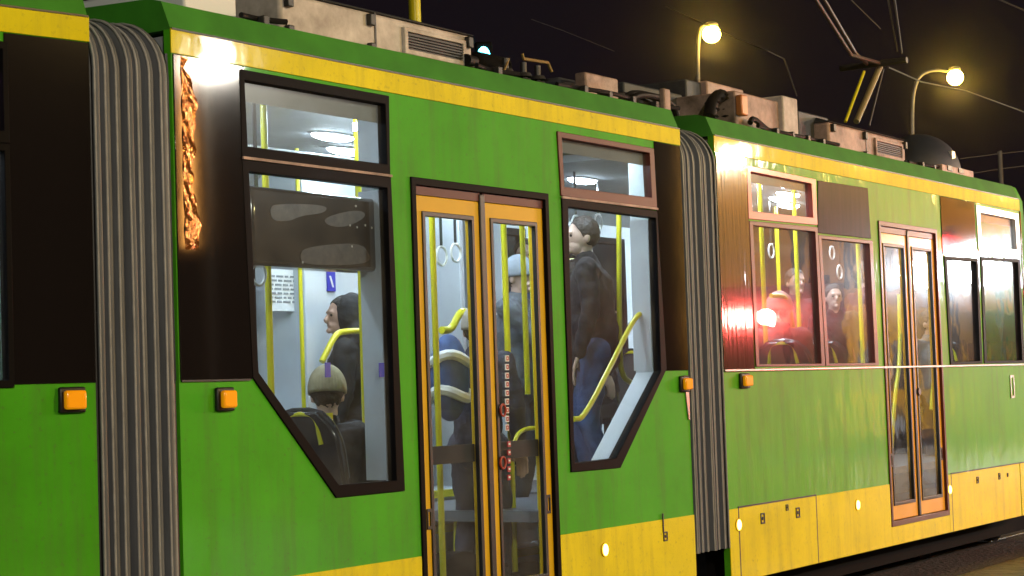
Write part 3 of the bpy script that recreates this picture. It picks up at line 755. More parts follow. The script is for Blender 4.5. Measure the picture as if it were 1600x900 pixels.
# ---- roof equipment --------------------------------------------------------
zr = zYT+.15
def rbox(nm, k, u0, u1, vtop, y0, y1, mname, vt2=None, bevel=.012, base=zr-.02):
    p0, p1 = P(k, u0, vtop, y0), P(k, u1, vtop if vt2 is None else vt2, y0)
    zt = (P(k, u0, vtop, y0).z + P(k, u1, vtop if vt2 is None else vt2, y0).z)/2
    return link(nm, MB().b2(p0.x, p1.x, y0, y1, base, zt), M[mname], root, MS[k], bevel=bevel), p0.x, p1.x, zt
rbox('roof_box', 'B', 287, 369, -30, .25, .9, 'whitep2' if 'whitep2' in M else 'paper', -12)
# long air conditioner with grille and latches
def aircon(k, u0, v0, u1, v1, ug0, ug1, y0=.28, col='white_unit'):
    q, xa, xb, zt = rbox('air_conditioner', k, u0, u1, v0, y0, 1.6, col, v1, .02)
    # sloped dark lid
    link('lid', MB().poly3([(xa-.01, y0-.015, zt), (xa-.01, 1.6, zt), (xa+.10, 1.3, zt+.10), (xa+.10, .55, zt+.10)], [(xb+.01, y0-.015, zt), (xb+.01, 1.6, zt), (xb-.10, 1.3, zt+.10), (xb-.10, .55, zt+.10)]), M['dark_unit'], q, MS[k], bevel=.006)
    g0, g1 = xa+(xb-xa)*ug0, xa+(xb-xa)*ug1; h = zt-zr
    link('grille_frame', MB().ring(rect(g0-.03, g1+.03, zr+h*.18, zr+h*.82), rect(g0, g1, zr+h*.30, zr+h*.72), y0-.02, y0+.002), M[col], q, MS[k], bevel=.004)
    mb = MB(); mb.b2(g0, g1, y0-.004, y0+.001, zr+h*.30, zr+h*.72)
    for i in range(6):
        z = zr+h*(.31+.41*i/6); mb.box(((g0+g1)/2, y0-.009, z), (g1-g0, .012, .007))
    link('grille', mb, M['dark_unit'], q, MS[k])
    for t in (.03, .43, .97):
        for zz in (.12, .8):
            xx = xa+(xb-xa)*t
            link('latch', MB().b2(xx-.022, xx+.022, y0-.03, y0+.002, zr+h*zz-.03, zr+h*zz+.03), M['darkmetal'], q, MS[k], bevel=.005)
    xx = xa+(xb-xa)*.46
    link('panel_joint', MB().b2(xx-.006, xx+.006, y0-.004, y0+.002, zr, zt), M['darkmetal'], q, MS[k])
    return q
aircon('B', 437, -10, 737, 52, .62, .93)
aircon('C', 1295, 194, 1414, 216, .58, .92, col='pink_unit')
rbox('roof_box', 'B', 915, 966, 113, .28, .36, 'pink_unit', 122)
# long grey resistor bank
rbox('resistor_bank', 'B', 975, 1066, 133, .75, 1.5, 'dark_unit', 142)
rbox('resistor_bank', 'C', 1072, 1104, 126, .75, 1.5, 'dark_unit', 128)
# insulators and bus bars between the boxes
for u, v in ((790, 100), (818, 96), (840, 104)):
    p = P('B', u, v+10, .45)
    mb = MB()
    for i in range(4): mb.cone((p.x, .45, zr+.0+i*.035), (p.x, .45, zr+.022+i*.035), .05, .04, 14)
    mb.cone((p.x, .45, zr-.02), (p.x, .45, zr+.19), .018, .018, 10)
    link('insulator', mb, M['darkmetal'], root, MS['B'])
a, b, c, d = P('B', 818, 92, .45), P('B', 856, 98, .45), P('B', 862, 112, .45), P('B', 816, 84, .45)
link('bus_bar', MB().tube([d, a, b, c], .010, 8, 0), M['brass'], root, MS['B'])
link('bus_bar', MB().tube([P('B', 787, 112, .4), P('B', 795, 92, .45)], .007, 8, 0), M['brass'], root, MS['B'])
link('roof_duct', MB().b2(P('B', 865, 120, .5).x, P('B', 912, 120, .5).x, .45, .9, zr-.02, zr+.16), M['dark_unit'], root, MS['B'], bevel=.03)
link('horn', MB().cone(P('B', 728, 94, .25), P('B', 742, 96, .25), .035, .028, 12), M['hose'], root, MS['B'])
link('roof_duct', MB().b2(P('B', 762, 100, .5).x, P('B', 815, 100, .5).x, .55, 1.0, zr-.02, zr+.24), M['under'], root, MS['B'], bevel=.04)
# cable loops arching over the second bellows
for i, (dy, h) in enumerate(((.30, .0), (.36, .02), (.42, -.01), (.50, .03), (.60, .01))):
    p0 = MS['B'] @ Vector((b1-.10+.02*i, dy, zr-.05)); p1 = MS['C'] @ Vector((c0+.12-.015*i, dy, zr-.05)); mid = (p0+p1)/2
    o_ = Vector((0, 0, .17+h))
    link('cable_loop', MB().tube([p0, p0.lerp(mid, .15)+o_*.8, mid+o_, p1.lerp(mid, .15)+o_*.8, p1], .022, 10, 3), M['hose'], root, Matrix.Identity(4))
mb = MB().prism(rect(b1+.02, b1+.10, zr-.12, zr+.12), .10, .14)
link('cable_guide', mb, M['pink_unit'], root, MS['B'], bevel=.01)
# boxes and corrugated hose on section C
rbox('roof_box', 'C', 1105, 1162, 128, .70, 1.2, 'pink_unit', 138)
rbox('roof_box', 'C', 1148, 1222, 143, .30, 1.0, 'pink_unit', 158)
rbox('roof_box', 'C', 1223, 1246, 149, .26, .9, 'white_unit', 154)
q, *_r = rbox('roof_box', 'C', 1247, 1294, 172, .40, 1.2, 'dark_unit', 184)
mb = MB()
hp = [Vector(L('C', *p)) for p in ((1108, 185, .35), (1112, 160, .38), (1126, 146, .40), (1136, 160, .40), (1140, 185, .38))]
mb.tube(hp, .045, 12, 3)
link('corrugated_hose', mb, M['hose'], root, MS['C'])
mb = MB()
for i in range(9):
    t = i/8*(len(hp)-1); j = min(int(t), len(hp)-2); c_ = hp[j].lerp(hp[j+1], t-j)*.86 + (sum(hp, Vector())/len(hp))*.14
    mb.ball(c_, (.058, .058, .018), u=12, v=6)
link('hose_rib', mb, M['hose'], root, MS['C'])
link('cable_loop', MB().tube([L('C', *p) for p in ((1172, 192, .24), (1176, 183, .24), (1195, 200, .24), (1205, 208, .24))], .02, 8, 3), M['hose'], root, MS['C'])
pq = P('C', 1158, 165, .28)
link('terminal_block', MB().b2(pq.x-.05, pq.x+.05, .25, .30, pq.z-.07, pq.z+.07), M['copper'], root, MS['C'], bevel=.01)
# ventilation drum near the cab
pd = P('C', 1462, 245, .55)
mb = MB(); mb.ball((pd.x, .72, zr+.10), (.44, .37, .36), u=40, v=24)
dr = link('roof_drum', mb, M['dark_unit2'] if 'dark_unit2' in M else mat('blue_grey_drum', (.022, .028, .045), .6, var=.3, vscale=5), root, MS['C'], bevel=.02)
link('plate', MB().b2(pd.x-.08, pd.x+.00, .37, .42, zr+.20, zr+.27), M['silver'], dr, MS['C'])
mb = MB(); mb.tube([(pd.x+.445*math.cos(R(t)), .70, zr+.10+.365*math.sin(R(t))) for t in range(2, 38, 5)], .014, 8, 0)
link('bright_rim', mb, M['silver'], dr, MS['C'])
pb_ = P('C', 1472, 256, .15); pe_ = P('C', 1521, 266, .15)
q = link('roof_step', MB().b2(pb_.x, pe_.x, .15, .32, zr-.03, pb_.z), M['pink_unit'], root, MS['C'], bevel=.006)
for t in (.15, .5): link('slot', MB().b2(pb_.x+(pe_.x-pb_.x)*t, pb_.x+(pe_.x-pb_.x)*(t+.14), .142, .151, zr+.02, zr+.06), M['rubber'], q, MS['C'])
# cable runs, clamps and bolts along the roof edge
for k, u0, u1, v in (('B', 372, 436, 40), ('B', 740, 800, 110), ('B', 866, 1050, 150), ('C', 1180, 1300, 200), ('C', 1415, 1470, 250)):
    xa, xb = P(k, u0, v, .22).x, P(k, u1, v, .22).x
    n_ = max(2, int((xb-xa)/.25)); pts = [(xa+(xb-xa)*i/n_, .2+.03*math.sin(i*2.1), zr+.025+.02*random.random()) for i in range(n_+1)]
    cb = link('roof_cable', MB().tube(pts, .014, 8, 2), M['hose'], root, MS[k])
    for i in range(1, n_): link('clamp', MB().b2(pts[i][0]-.02, pts[i][0]+.02, .17, .26, zr-.02, zr+.050), M['darkmetal'], cb, MS[k], bevel=.004)
# pantograph: raised, thin and thick arm towards the wires
pg0 = L('C', 1325, 192, 1.1); pgt = L('C', 1362, 112, 1.1)
q = link('pantograph', MB().tube([L('C', 1338, 190, 1.15), L('C', 1375, 104, 1.15)], .028, 10, 0), mat('ochre_pantograph_tube', (.34, .27, .12), .4, metal=.3), root, MS['C'])
link('rod', MB().tube([L('C', 1321, 190, 1.0), L('C', 1350, 112, 1.0)], .014, 8, 0), M['rail'], q, MS['C'])
link('rod', MB().tube([L('C', 1358, 196, 1.35), L('C', 1380, 108, 1.35)], .010, 8, 0), M['wire'], q, MS['C'])
kn = L('C', 1375, 102, 1.15)
link('knee_joint', MB().tube([(kn.x-.1, .85, kn.z), (kn.x-.1, 1.5, kn.z)], .03, 10, 0), M['darkmetal'], q, MS['C'])
link('upper_arm', MB().tube([(kn.x, 1.10, kn.z), L('C', 1330, 86, 1.15), L('C', 1272, -5, 1.15)], .018, 8, 0), M['wire'], q, MS['C'])
link('upper_arm', MB().tube([(kn.x, 1.25, kn.z), L('C', 1337, 84, 1.15), L('C', 1285, -5, 1.15)], .018, 8, 0), M['wire'], q, MS['C'])
link('base_frame', MB().tube([(pg0.x-.5, .6, zr+.05), (pg0.x+.6, .6, zr+.05), (pg0.x+.6, 1.7, zr+.05), (pg0.x-.5, 1.7, zr+.05)], .03, 8, 0), M['darkmetal'], q, MS['C'])
# ------------------------------------------------------------------ surroundings behind the tram
def lamp_post(u, v, ub, vb, T_, label, power):
    top = WP(u, v, T_); foot = WP(ub, vb, T_)
    r_ = empty('street_lamp', label, 'street lamp', T(foot.x, foot.y, 0), 'street lamps behind the tram')
    mw = T(foot.x, foot.y, 0); h = top.z; dx = top.x-foot.x
    link('pole', MB().tube([(0, 0, 0), (0, 0, h*.55), (0, 0, h*.90), (dx*.15, 0, h+.0), (dx*.5, 0, h+.18), (dx*.85, 0, h+.12)], (.07, .028), 10, 3), M['pole'], r_, mw)
    hd = link('lamp_head', MB().ball((dx, 0, h+.17), (.16, .12, .07)), M['pole'], r_, mw)
    link('lamp_globe', MB().ball((dx, -.02, h-.04), (.20, .18, .19)), M['sodium'], hd, mw)
    ld = bpy.data.lights.new('lamp_light', 'POINT'); ld.energy = power; ld.color = (1, .62, .18); ld.shadow_soft_size = .3
    lo = bpy.data.objects.new('lamp_light', ld); C.objects.link(lo); place(lo, r_, mw @ T(dx, 0, h-.3))
lamp_post(1112, 50, 1090, 130, 42, 'curved sodium street lamp glowing behind the tram roof beside the cable loops', 110)
lamp_post(1493, 118, 1424, 200, 47, 'curved sodium street lamp glowing beside the round blue grey roof drum', 110)
# lineside mast seen above the first air conditioner
mtop = WP(648, 17, 17)
po = empty('yellow_mast', 'bright yellow mast standing behind the long white roof air conditioner', 'mast', T(mtop.x, mtop.y, 0))
link('pole', MB().cone((0, 0, 0), (0, 0, 9.5), .055, .055, 14), M['rail'], po, T(mtop.x, mtop.y, 0))
# green signal beyond the roof
sg = WP(756, 93, 15)
so = empty('traffic_signal', 'traffic signal glowing cyan green just above the roof beside the air conditioner', 'traffic light', T(sg.x, sg.y, 0))
link('post', MB().cone((0, .12, 0), (0, .12, sg.z+.1), .04, .04, 12), M['darkmetal'], so, T(sg.x, sg.y, 0))
hs_ = link('signal_head', MB().b2(-.07, .07, -.02, .10, sg.z-.35, sg.z+.14), M['under'], so, T(sg.x, sg.y, 0), bevel=.02)
link('lens', MB().ball((0, -.02, sg.z-.0), (.055, .04, .10)), M['cyan'], hs_, T(sg.x, sg.y, 0))
# plain far pole
fp = WP(1562, 236, 60); po2 = empty('wooden_pole', 'thin bare pole beyond the cab end carrying wires', 'pole', T(fp.x, fp.y, 0))
link('pole', MB().cone((0, 0, 0), (0, 0, fp.z), .09, .07, 10), M['pole'], po2, T(fp.x, fp.y, 0))
# bare tree twig beyond the tram
def wire(nm, pts, r, label, cat='wire', grp='overhead wires', m_='wire'):
    return tag(link(nm, MB().tube([WP(*p) for p in pts], r, 6, 0), M[m_]), label, cat, grp)
wire('overhead_wire', [(1040, 10, 40), (1150, 60, 38), (1200, 80, 37), (1225, 92, 37), (1245, 150, 36)], .014, 'drooping wire that bends down between the two street lamps')
wire('overhead_wire', [(1395, -20, 24), (1409, 82, 30)], .016, 'bright steep contact wire, right one of the close pair above the pantograph')
wire('overhead_wire', [(1384, -20, 24), (1402, 80, 30)], .011, 'steep contact wire, left one of the close pair above the pantograph')
wire('overhead_wire', [(1388, 105, 30), (1440, 128, 33), (1510, 142, 36), (1600, 175, 40)], .012, 'sagging span wire passing just below the right street lamp')
wire('overhead_wire', [(1540, -10, 30), (1620, 25, 30)], .014, 'wire crossing the extreme upper right corner')
wire('overhead_wire', [(1320, -10, 50), (1376, 45, 50)], .014, 'faint slanting wire above the pantograph, between the wire pairs')
wire('overhead_wire', [(1500, 248, 60), (1562, 240, 60), (1640, 232, 60)], .016, 'upper one of the level wires tied to the thin bare pole')
wire('overhead_wire', [(1500, 274, 60), (1562, 264, 60), (1640, 254, 60)], .016, 'lower one of the level wires tied to the thin bare pole')
wire('overhead_wire', [(830, 30, 40), (880, 48, 40), (960, 80, 40)], .006, 'very faint wire in the sky above the tram roof centre')
# ------------------------------------------------------------------ people
SK = mat('skin', (.46, .27, .20), .5, var=.12, vscale=20)
SKP = mat('pale_skin', (.60, .40, .32), .5, var=.1, vscale=20)
EY = mat('eye', (.03, .02, .02), .15)
def cloth(n, c, v=.35): return mat(n, c, .85, var=v, vscale=14, bump=.5, bscale=26, bdist=.012)
def remesh(o, vox, it=4):
    r_ = o.modifiers.new('remesh', 'REMESH'); r_.mode = 'VOXEL'; r_.voxel_size = vox; r_.use_smooth_shade = True
    s_ = o.modifiers.new('smooth', 'SMOOTH'); s_.iterations = it; s_.factor = .5
TEX = bpy.data.textures.new('cloth_folds', 'CLOUDS'); TEX.noise_scale = .09; TEX.noise_depth = 2
TEXH = bpy.data.textures.new('hair_tufts', 'CLOUDS'); TEXH.noise_scale = .025; TEXH.noise_depth = 2
def folds(o, st, tex=None):
    d = o.modifiers.new('folds', 'DISPLACE'); d.texture = tex or TEX; d.strength = st; d.mid_level = .5; d.texture_coords = 'GLOBAL'
def ik(a, b, l1, l2, pole):
    d = b-a; L_ = min(d.length, (l1+l2)*.985); dn = d.normalized(); b = a+dn*L_
    x = (l1*l1-l2*l2+L_*L_)/(2*L_); h = math.sqrt(max(0, l1*l1-x*x))
    pl = (pole-dn*pole.dot(dn)).normalized(); return a+dn*x+pl*h, b
def person(label, mw, H=1.72, sit=None, lh=None, rh=None, turn=0, nod=0, jacket=(.02, .02, .025), trousers=(.02, .025, .05),
           hair=(.03, .02, .015), hat=None, skin=None, hood=False, grip=(False, False), ribs=False, group='passengers inside the tram', stride=.06):
    skin = skin or SK
    r_ = empty('person', label, 'person', mw, group)
    V = Vector
    hipz = .52*H if sit is None else sit+.09
    dz = hipz-.52*H
    hip = V((0, 0, hipz)); lean = .03 if sit is None else .02
    chest = V((0, lean, .74*H+dz)); neck = V((0, lean+.01, .84*H+dz)); head = V((0, lean+.03, .925*H+dz))
    Rh = (Matrix.Rotation(R(turn), 3, 'Z') @ Matrix.Rotation(R(nod), 3, 'X'))
    hs = H/1.72
    def hp(x, y, z): return head + Rh @ (V((x, y, z))*hs)
    legs = []
    for sx in (-1, 1):
        h_ = hip+V((sx*.09*hs, 0, -.02))
        if sit is None:
            an = V((sx*.11*hs, sx*stride, .075)); kn, an = ik(h_, an, .245*H, .235*H, V((0, 1, 0)))
        else:
            kn = V((sx*.13, .42*hs, sit+.05)); an = V((sx*.13, .40, .075))
        legs.append((h_, kn, an))
    arms = []
    for sx, tgt in ((-1, lh), (1, rh)):
        sh = V((sx*.175*hs, lean, .805*H+dz))
        t_ = V(tgt) if tgt is not None else (V((sx*.24*hs, .10, hipz-.03)) if sit is None else V((sx*.12, .30, sit+.17)))
        el, wr = ik(sh, t_, .165*H, .150*H, V((sx*.5, -.5, -.8)))
        arms.append((sh, el, wr))
    # --- one continuous body
    b = MB()
    b.ball(hp(0, 0, .015), (.076*hs, .095*hs, .105*hs), rot=Rh, u=24, v=16)
    b.ball(hp(0, .035, -.055), (.052*hs, .060*hs, .06*hs), rot=Rh)
    b.ball(hp(0, .093, -.085), (.022*hs, .018*hs, .018*hs), rot=Rh)                       # chin
    b.cone(hp(0, .092, .018), hp(0, .116, -.022), .007*hs, .016*hs, 10); b.ball(hp(0, .108, -.026), .015*hs)   # nose
    b.caps(hp(-.02, .090, -.052), hp(.02, .090, -.052), .009*hs, .009*hs)                    # mouth
    b.caps(hp(-.035, .086, .030), hp(.035, .086, .030), .012*hs, .012*hs)                    # brow
    for sx in (-1, 1): b.ball(hp(sx*.078, -.005, -.008), (.010*hs, .022*hs, .032*hs), rot=Rh)
    b.caps(neck+V((0, 0, -.05)), head+V((0, 0, -.03)), .058*hs, .052*hs)
    b.caps(hip, chest, .12*hs, .125*hs)
    for (h_, kn, an) in legs: b.caps(h_, kn, .075*hs, .05*hs).caps(kn, an, .05*hs, .036*hs); b.caps(an, an+V((0, .15, -.04)), .035, .03)
    for i, (sh, el, wr) in enumerate(arms):
        sx = -1 if i == 0 else 1
        b.caps(chest, sh, .09*hs, .05*hs); b.caps(sh, el, .045*hs, .038*hs); b.caps(el, wr, .038*hs, .027*hs)
        d = (wr-el).normalized(); side = d.cross(V((0, 0, 1)) if abs(d.z) < .9 else V((0, 1, 0))).normalized()
        nm = side.cross(d)*(-1 if grip[i] else 1); g_ = 1.15 if grip[i] else .30
        palm = wr+d*.055*hs
        for k in range(4):
            o_ = side*((k-1.5)*.021*hs); k0 = wr+d*.02+o_*.6; k1 = wr+d*.088*hs+o_
            b.caps(k0, k1, .013*hs, .0115*hs, 8)
            ln = (.040, .046, .043, .034)[k]*hs; a_ = g_*.6; p_ = k1
            for sgm, f_ in enumerate((1, .72, .55)):
                dd = (d*math.cos(a_) - nm*math.sin(a_)).normalized(); q_ = p_+dd*ln*f_
                b.caps(p_, q_, .0095*hs, .0085*hs, 8); p_ = q_; a_ += g_*.62
        t0 = wr+d*.025-side*sx*.022*hs; t1 = t0+(d*.6-side*sx*.8).normalized()*.042*hs; t2 = t1+(d*.9-nm*.4).normalized()*.030*hs
        b.caps(t0, t1, .014*hs, .011*hs, 8).caps(t1, t2, .011*hs, .009*hs, 8)
    o = link('body', b, skin, r_, mw); remesh(o, .0065, 3)
    e_ = MB()
    for sx in (-1, 1): e_.ball(hp(sx*.030, .083, .012), .0105*hs, u=10, v=8)
    link('eyes', e_, EY, o, mw)
    # --- clothes
    jm = cloth('jacket_cloth', jacket); j = MB()
    j.ball(chest+V((0, 0, -.02)), (.19*hs, .135*hs, .20*hs)); j.caps(hip+V((0, 0, -.03 if sit is None else .04)), chest, .155*hs, .15*hs)
    j.ball(hip+V((0, 0, -.02)), (.185*hs, .14*hs, .13*hs))
    for (sh, el, wr) in arms: j.caps(chest+V((0, 0, .07)), sh, .09*hs, .075*hs); j.caps(sh, el, .074*hs, .06*hs); j.caps(el, wr-(wr-el).normalized()*.015, .06*hs, .045*hs)
    j.caps(neck+V((0, -.01, -.04)), neck+V((0, .0, .0)), .085*hs, .075*hs)
    if hood: j.ball(neck+V((0, -.085, .02)), (.13, .10, .10)); j.ball(head+V((0, -.05, .01)), (.105, .10, .13))
    jo = link('jacket', j, jm, r_, mw); remesh(jo, .012, 6); folds(jo, .03)
    tm = cloth('trouser_cloth', trousers); t = MB()
    for (h_, kn, an) in legs: t.caps(h_, kn, .098*hs, .072*hs); t.caps(kn, an+V((0, 0, .03)), .070*hs, .056*hs)
    t.caps(legs[0][0], legs[1][0], .11*hs, .11*hs)
    to = link('trousers', t, tm, r_, mw); remesh(to, .012, 5); folds(to, .025)
    for (h_, kn, an) in legs:
        s_ = MB(); s_.caps(an+V((0, -.03, -.02)), an+V((0, .14, -.035)), .048, .038); s_.caps(an, an+V((0, 0, .05)), .05, .05)
        so_ = link('shoe', s_, M['hose'], r_, mw); remesh(so_, .012, 3)
    # --- hair / hat
    h = MB()
    h.ball(hp(0, -.014, .030), (.088*hs, .100*hs, .106*hs), rot=Rh, u=56, v=40)
    if hood is None: pass
    ho = link('hair', h, mat('hair', hair, .6, var=.5, vscale=40, bump=.8, bscale=60, bdist=.01), r_, mw)
    # trim the hair away from the face
    bmh = bmesh.new(); bmh.from_mesh(ho.data)
    pl = hp(0, .045, .045); nn = Rh @ V((0, 1, -.55)).normalized()
    gm_ = bmesh.ops.bisect_plane(bmh, geom=bmh.verts[:]+bmh.edges[:]+bmh.faces[:], plane_co=pl, plane_no=nn, clear_outer=True)
    bmh.to_mesh(ho.data); bmh.free()
    sd = ho.modifiers.new('thickness', 'SOLIDIFY'); sd.thickness = .008; folds(ho, .016, TEXH)
    if hat:
        k = MB(); n = 36; rows = []
        for i in range(12):
            a = (math.pi*.56)*i/11
            row = []
            for q in range(n*2+1):
                t_ = 2*math.pi*q/(n*2); rr = math.sin(a)*(1+(.025 if (ribs and q % 2) else 0))
                row.append(hp(.094*rr*math.cos(t_), -.008+.112*rr*math.sin(t_), .03+.125*math.cos(a)))
            rows.append(row)
        k.grid(rows)
        bmesh.ops.remove_doubles(k.bm, verts=k.bm.verts[:], dist=.0005)
        ko = link('knit_hat', k, cloth('hat_wool', hat, .25), r_, mw); sd = ko.modifiers.new('thickness', 'SOLIDIFY'); sd.thickness = .010; sd.offset = 0
    return r_
def at_sec(k, u, w_, zf, yaw, v=500):   # person standing at this place, facing yaw (0 = away from the street side)
    p = L(k, u, v, w_); return MS[k] @ T(p.x, w_, zf) @ RZ(yaw)
# 1 seated with knitted beige hat, seen from behind in first window
sx_ = sp.x + .25
person('seated person in a ribbed beige knit hat and dark jacket, low in the first window', MS['B'] @ T(P('B', 505, 600, .45).x, .45, .5) @ RZ(-math.pi/2+.3), H=1.66, sit=.27,
       jacket=(.02, .022, .03), hat=(.42, .36, .23), ribs=True, turn=25, nod=-8, skin=SKP)
# 2 dark furry hood, standing behind handrail
person('person with a bulky black hood standing behind the curved yellow handrail', at_sec('B', 552, 1.25, .5, .5), H=1.60, jacket=(.014, .014, .018), hood=True, hair=(.015, .013, .012), turn=30)
# 3 pale face right behind
person('pale faced bareheaded person behind the thick yellow pole of the first window', at_sec('B', 588, 1.65, .5, math.pi-.5), H=1.82, jacket=(.02, .02, .022), skin=SKP, turn=25)
# 4 door left leaf: dark coat, light cap, striped bag
p4 = at_sec('B', 741, .60, .41, -1.2)
person('person in a long dark coat and pale cap behind the near door', p4, H=1.58, jacket=(.035, .035, .06), trousers=(.035, .035, .06), hat=(.38, .33, .28), turn=10, lh=(-.25, .40, 1.32), grip=(True, False))
# backpack with blue and white bands
bp = L('B', 702, 590, .52); bw = MS['B'] @ T(bp.x, .52, bp.z)
br = tag(link('backpack', MB().ball((0, 0, 0), (.13, .10, .24), u=24, v=16), cloth('blue_backpack_cloth', (.05, .10, .28)), None, bw), 'blue and white backpack worn by the person behind the left door leaf', 'backpack')
mb = MB()
for i in range(2):
    z = .10-i*.19; rr = math.sqrt(1-(z/.24)**2)
    mb.tube([(.130*rr*math.cos(t), .10*rr*math.sin(t), z+.025*math.sin(t*2+i)) for t in [2*math.pi*q/20 for q in range(21)]], .030, 8, 0)
link('white_band', mb, M['paper'], br, bw)
# 5 door right leaf
person('person in a grey jacket holding the pole behind the right leaf of the near door', at_sec('B', 800, 1.15, .74, math.pi+.2), H=1.62, jacket=(.13, .15, .18), trousers=(.03, .03, .035), skin=SKP, hat=(.30, .34, .40), rh=(-.02, .40, 1.05), lh=(-.15, .38, 1.0), grip=(True, True), turn=-15)
# 6 second window tall man
person('tall person in a black jacket and blue jeans standing in the second window', at_sec('B', 930, .62, .86, .5), H=1.74, jacket=(.018, .015, .018), trousers=(.05, .09, .22), turn=20, rh=(.10, .34, 1.45), grip=(False, True), skin=SKP)
# 7 person lower left of second window
person('shorter person in a dark blue coat beside the tall one in black', at_sec('B', 893, 1.0, .86, math.pi-.3), H=1.50, jacket=(.05, .07, .13), skin=SKP, rh=(.1, .36, 1.1), turn=20)
# section C
person('person in a pinkish wool hat seated at the left window beyond the second bellows', at_sec('C', 1218, .55, .85, -1.3), H=1.62, sit=.45, hat=(.42, .24, .20), jacket=(.20, .05, .05), turn=-30, skin=SKP)
person('dark clad standing person in the left window beyond the second bellows', at_sec('C', 1240, 1.3, .85, 2.5), H=1.62, jacket=(.03, .02, .03))
person('person in a black coat standing in the window just left of the far door', at_sec('C', 1305, .8, .85, 1.9), H=1.45, jacket=(.018, .015, .022), turn=20, skin=SKP)
person('person behind the left leaf of the far door', at_sec('C', 1400, .9, .85, -.8), H=1.60, jacket=(.03, .03, .04))
person('person in light striped scarf behind the right leaf of the far door', at_sec('C', 1447, .5, .50, 2.6), H=1.60, jacket=(.16, .17, .18), turn=10)
person('dark figure with a pale face standing in the window just right of the far door', at_sec('C', 1502, .7, .85, math.pi+.5), H=1.62, jacket=(.015, .015, .022), skin=SK)
person('person in a maroon coat at the right edge of the window before the far door', at_sec('C', 1345, 1.1, .85, -2.2), H=1.70, jacket=(.12, .02, .03), hair=(.10, .05, .02), turn=-20)
person('bareheaded person in an olive jacket at the far side behind the pink hatted rider', at_sec('C', 1262, 1.7, .85, -.9), H=1.66, jacket=(.06, .06, .03), hair=(.12, .07, .03))
person('person in a dark blue jacket deep inside behind the near right door leaf', at_sec('B', 828, 1.75, .92, 2.0), H=1.66, jacket=(.03, .05, .12), hair=(.06, .03, .02), skin=SKP)
vst = L('C', 1523, 533, .55)
tag(link('safety_vest', MB().panel([(vst.x-.10, vst.z-.20), (vst.x+.10, vst.z-.20), (vst.x+.11, vst.z+.20), (vst.x+.05, vst.z+.22), (vst.x, vst.z+.14), (vst.x-.05, vst.z+.22), (vst.x-.11, vst.z+.20)], [], .53, .57),
         mat('fluorescent_vest', (.85, .9, .02), .7, emis=None), None, MS['C'], bevel=.01), 'fluorescent yellow vest hanging in the cab window at the far end of the tram', 'vest')

# ------------------------------------------------------------------ the street side (seen only in reflections)
def E3(s, b, z): return MS['C'] @ Vector((s, -5.3504*0-b, z))     # along the tram, metres out from its side
MC = MS['C']
# amber bus in the opposite lane
bs0, bs1, bb0, bb1 = 37.5, 49.2, 10.0, 12.5
bus = empty('city_bus', 'amber city bus with lit windows in the opposite lane, seen only mirrored', 'bus', MC @ T((bs0+bs1)/2, -(bb0+bb1)/2, 0))
ORG = mat('amber_bus_paint', (.80, .36, .02), .35, coat=.5)
win = [rect(bs0+.5+i*1.62, bs0+1.95+i*1.62, 1.25, 2.35) for i in range(7)]
link('body', MB().panel(rect(bs0, bs1, .35, 3.0), win, -bb0-.04, -bb0), ORG, bus, MC, smooth=False)
link('body', MB().panel(rect(bs0, bs1, .35, 3.0), win, -bb1, -bb1+.04), ORG, bus, MC, smooth=False)
link('roof', MB().b2(bs0, bs1, -bb1, -bb0, 3.0, 3.12), ORG, bus, MC, bevel=.05)
link('floor', MB().b2(bs0, bs1, -bb1+.05, -bb0-.05, .35, .6), M['under'], bus, MC)
link('rear_panel', MB().b2(bs0-.04, bs0, -bb1, -bb0, .35, 3.0), ORG, bus, MC, bevel=.02)
link('front_panel', MB().b2(bs1, bs1+.04, -bb1, -bb0, .35, 3.0), ORG, bus, MC, bevel=.02)
for w_ in win:
    q = link('window', MB().prism(shrink(w_, -.01), -bb0-.03, -bb0-.02), M['glass'], bus, MC)
for i in range(6):
    link('ceiling_light', MB().b2(bs0+1+i*1.8, bs0+2.2+i*1.8, -bb0-1.4, -bb0-1.1, 2.9, 2.94), emit('bus_ceiling_light', (.9, .95, 1), 14), bus, MC)
for s_ in (bs0+2.2, bs1-2.6):
    for y_ in (-bb0-.12, -bb1+.12):
        wl = link('wheel', MB().cone((s_, y_-.12, .48), (s_, y_+.12, .48), .48, .48, 28), M['rubber'], bus, MC)
        link('rim', MB().cone((s_, y_-.13, .48), (s_, y_+.13, .48), .26, .26, 20), M['silver'], wl, MC)
RED = emit('red_tail_light_glow', (1.0, .10, .08), 520)
# tram-side red lamp cluster and white lamps, placed where the panes mirror them
def mirror(k, u, v, D):
    p = L(k, u, v); P_ = MS[k] @ p; e, n, d = enf(k); q = ray(u, v)
    rfl = Vector((q.x, q.y, 0)); rfl = rfl - n*2*(rfl.dot(n)); rfl.z = q.z
    return P_ + rfl.normalized()*D
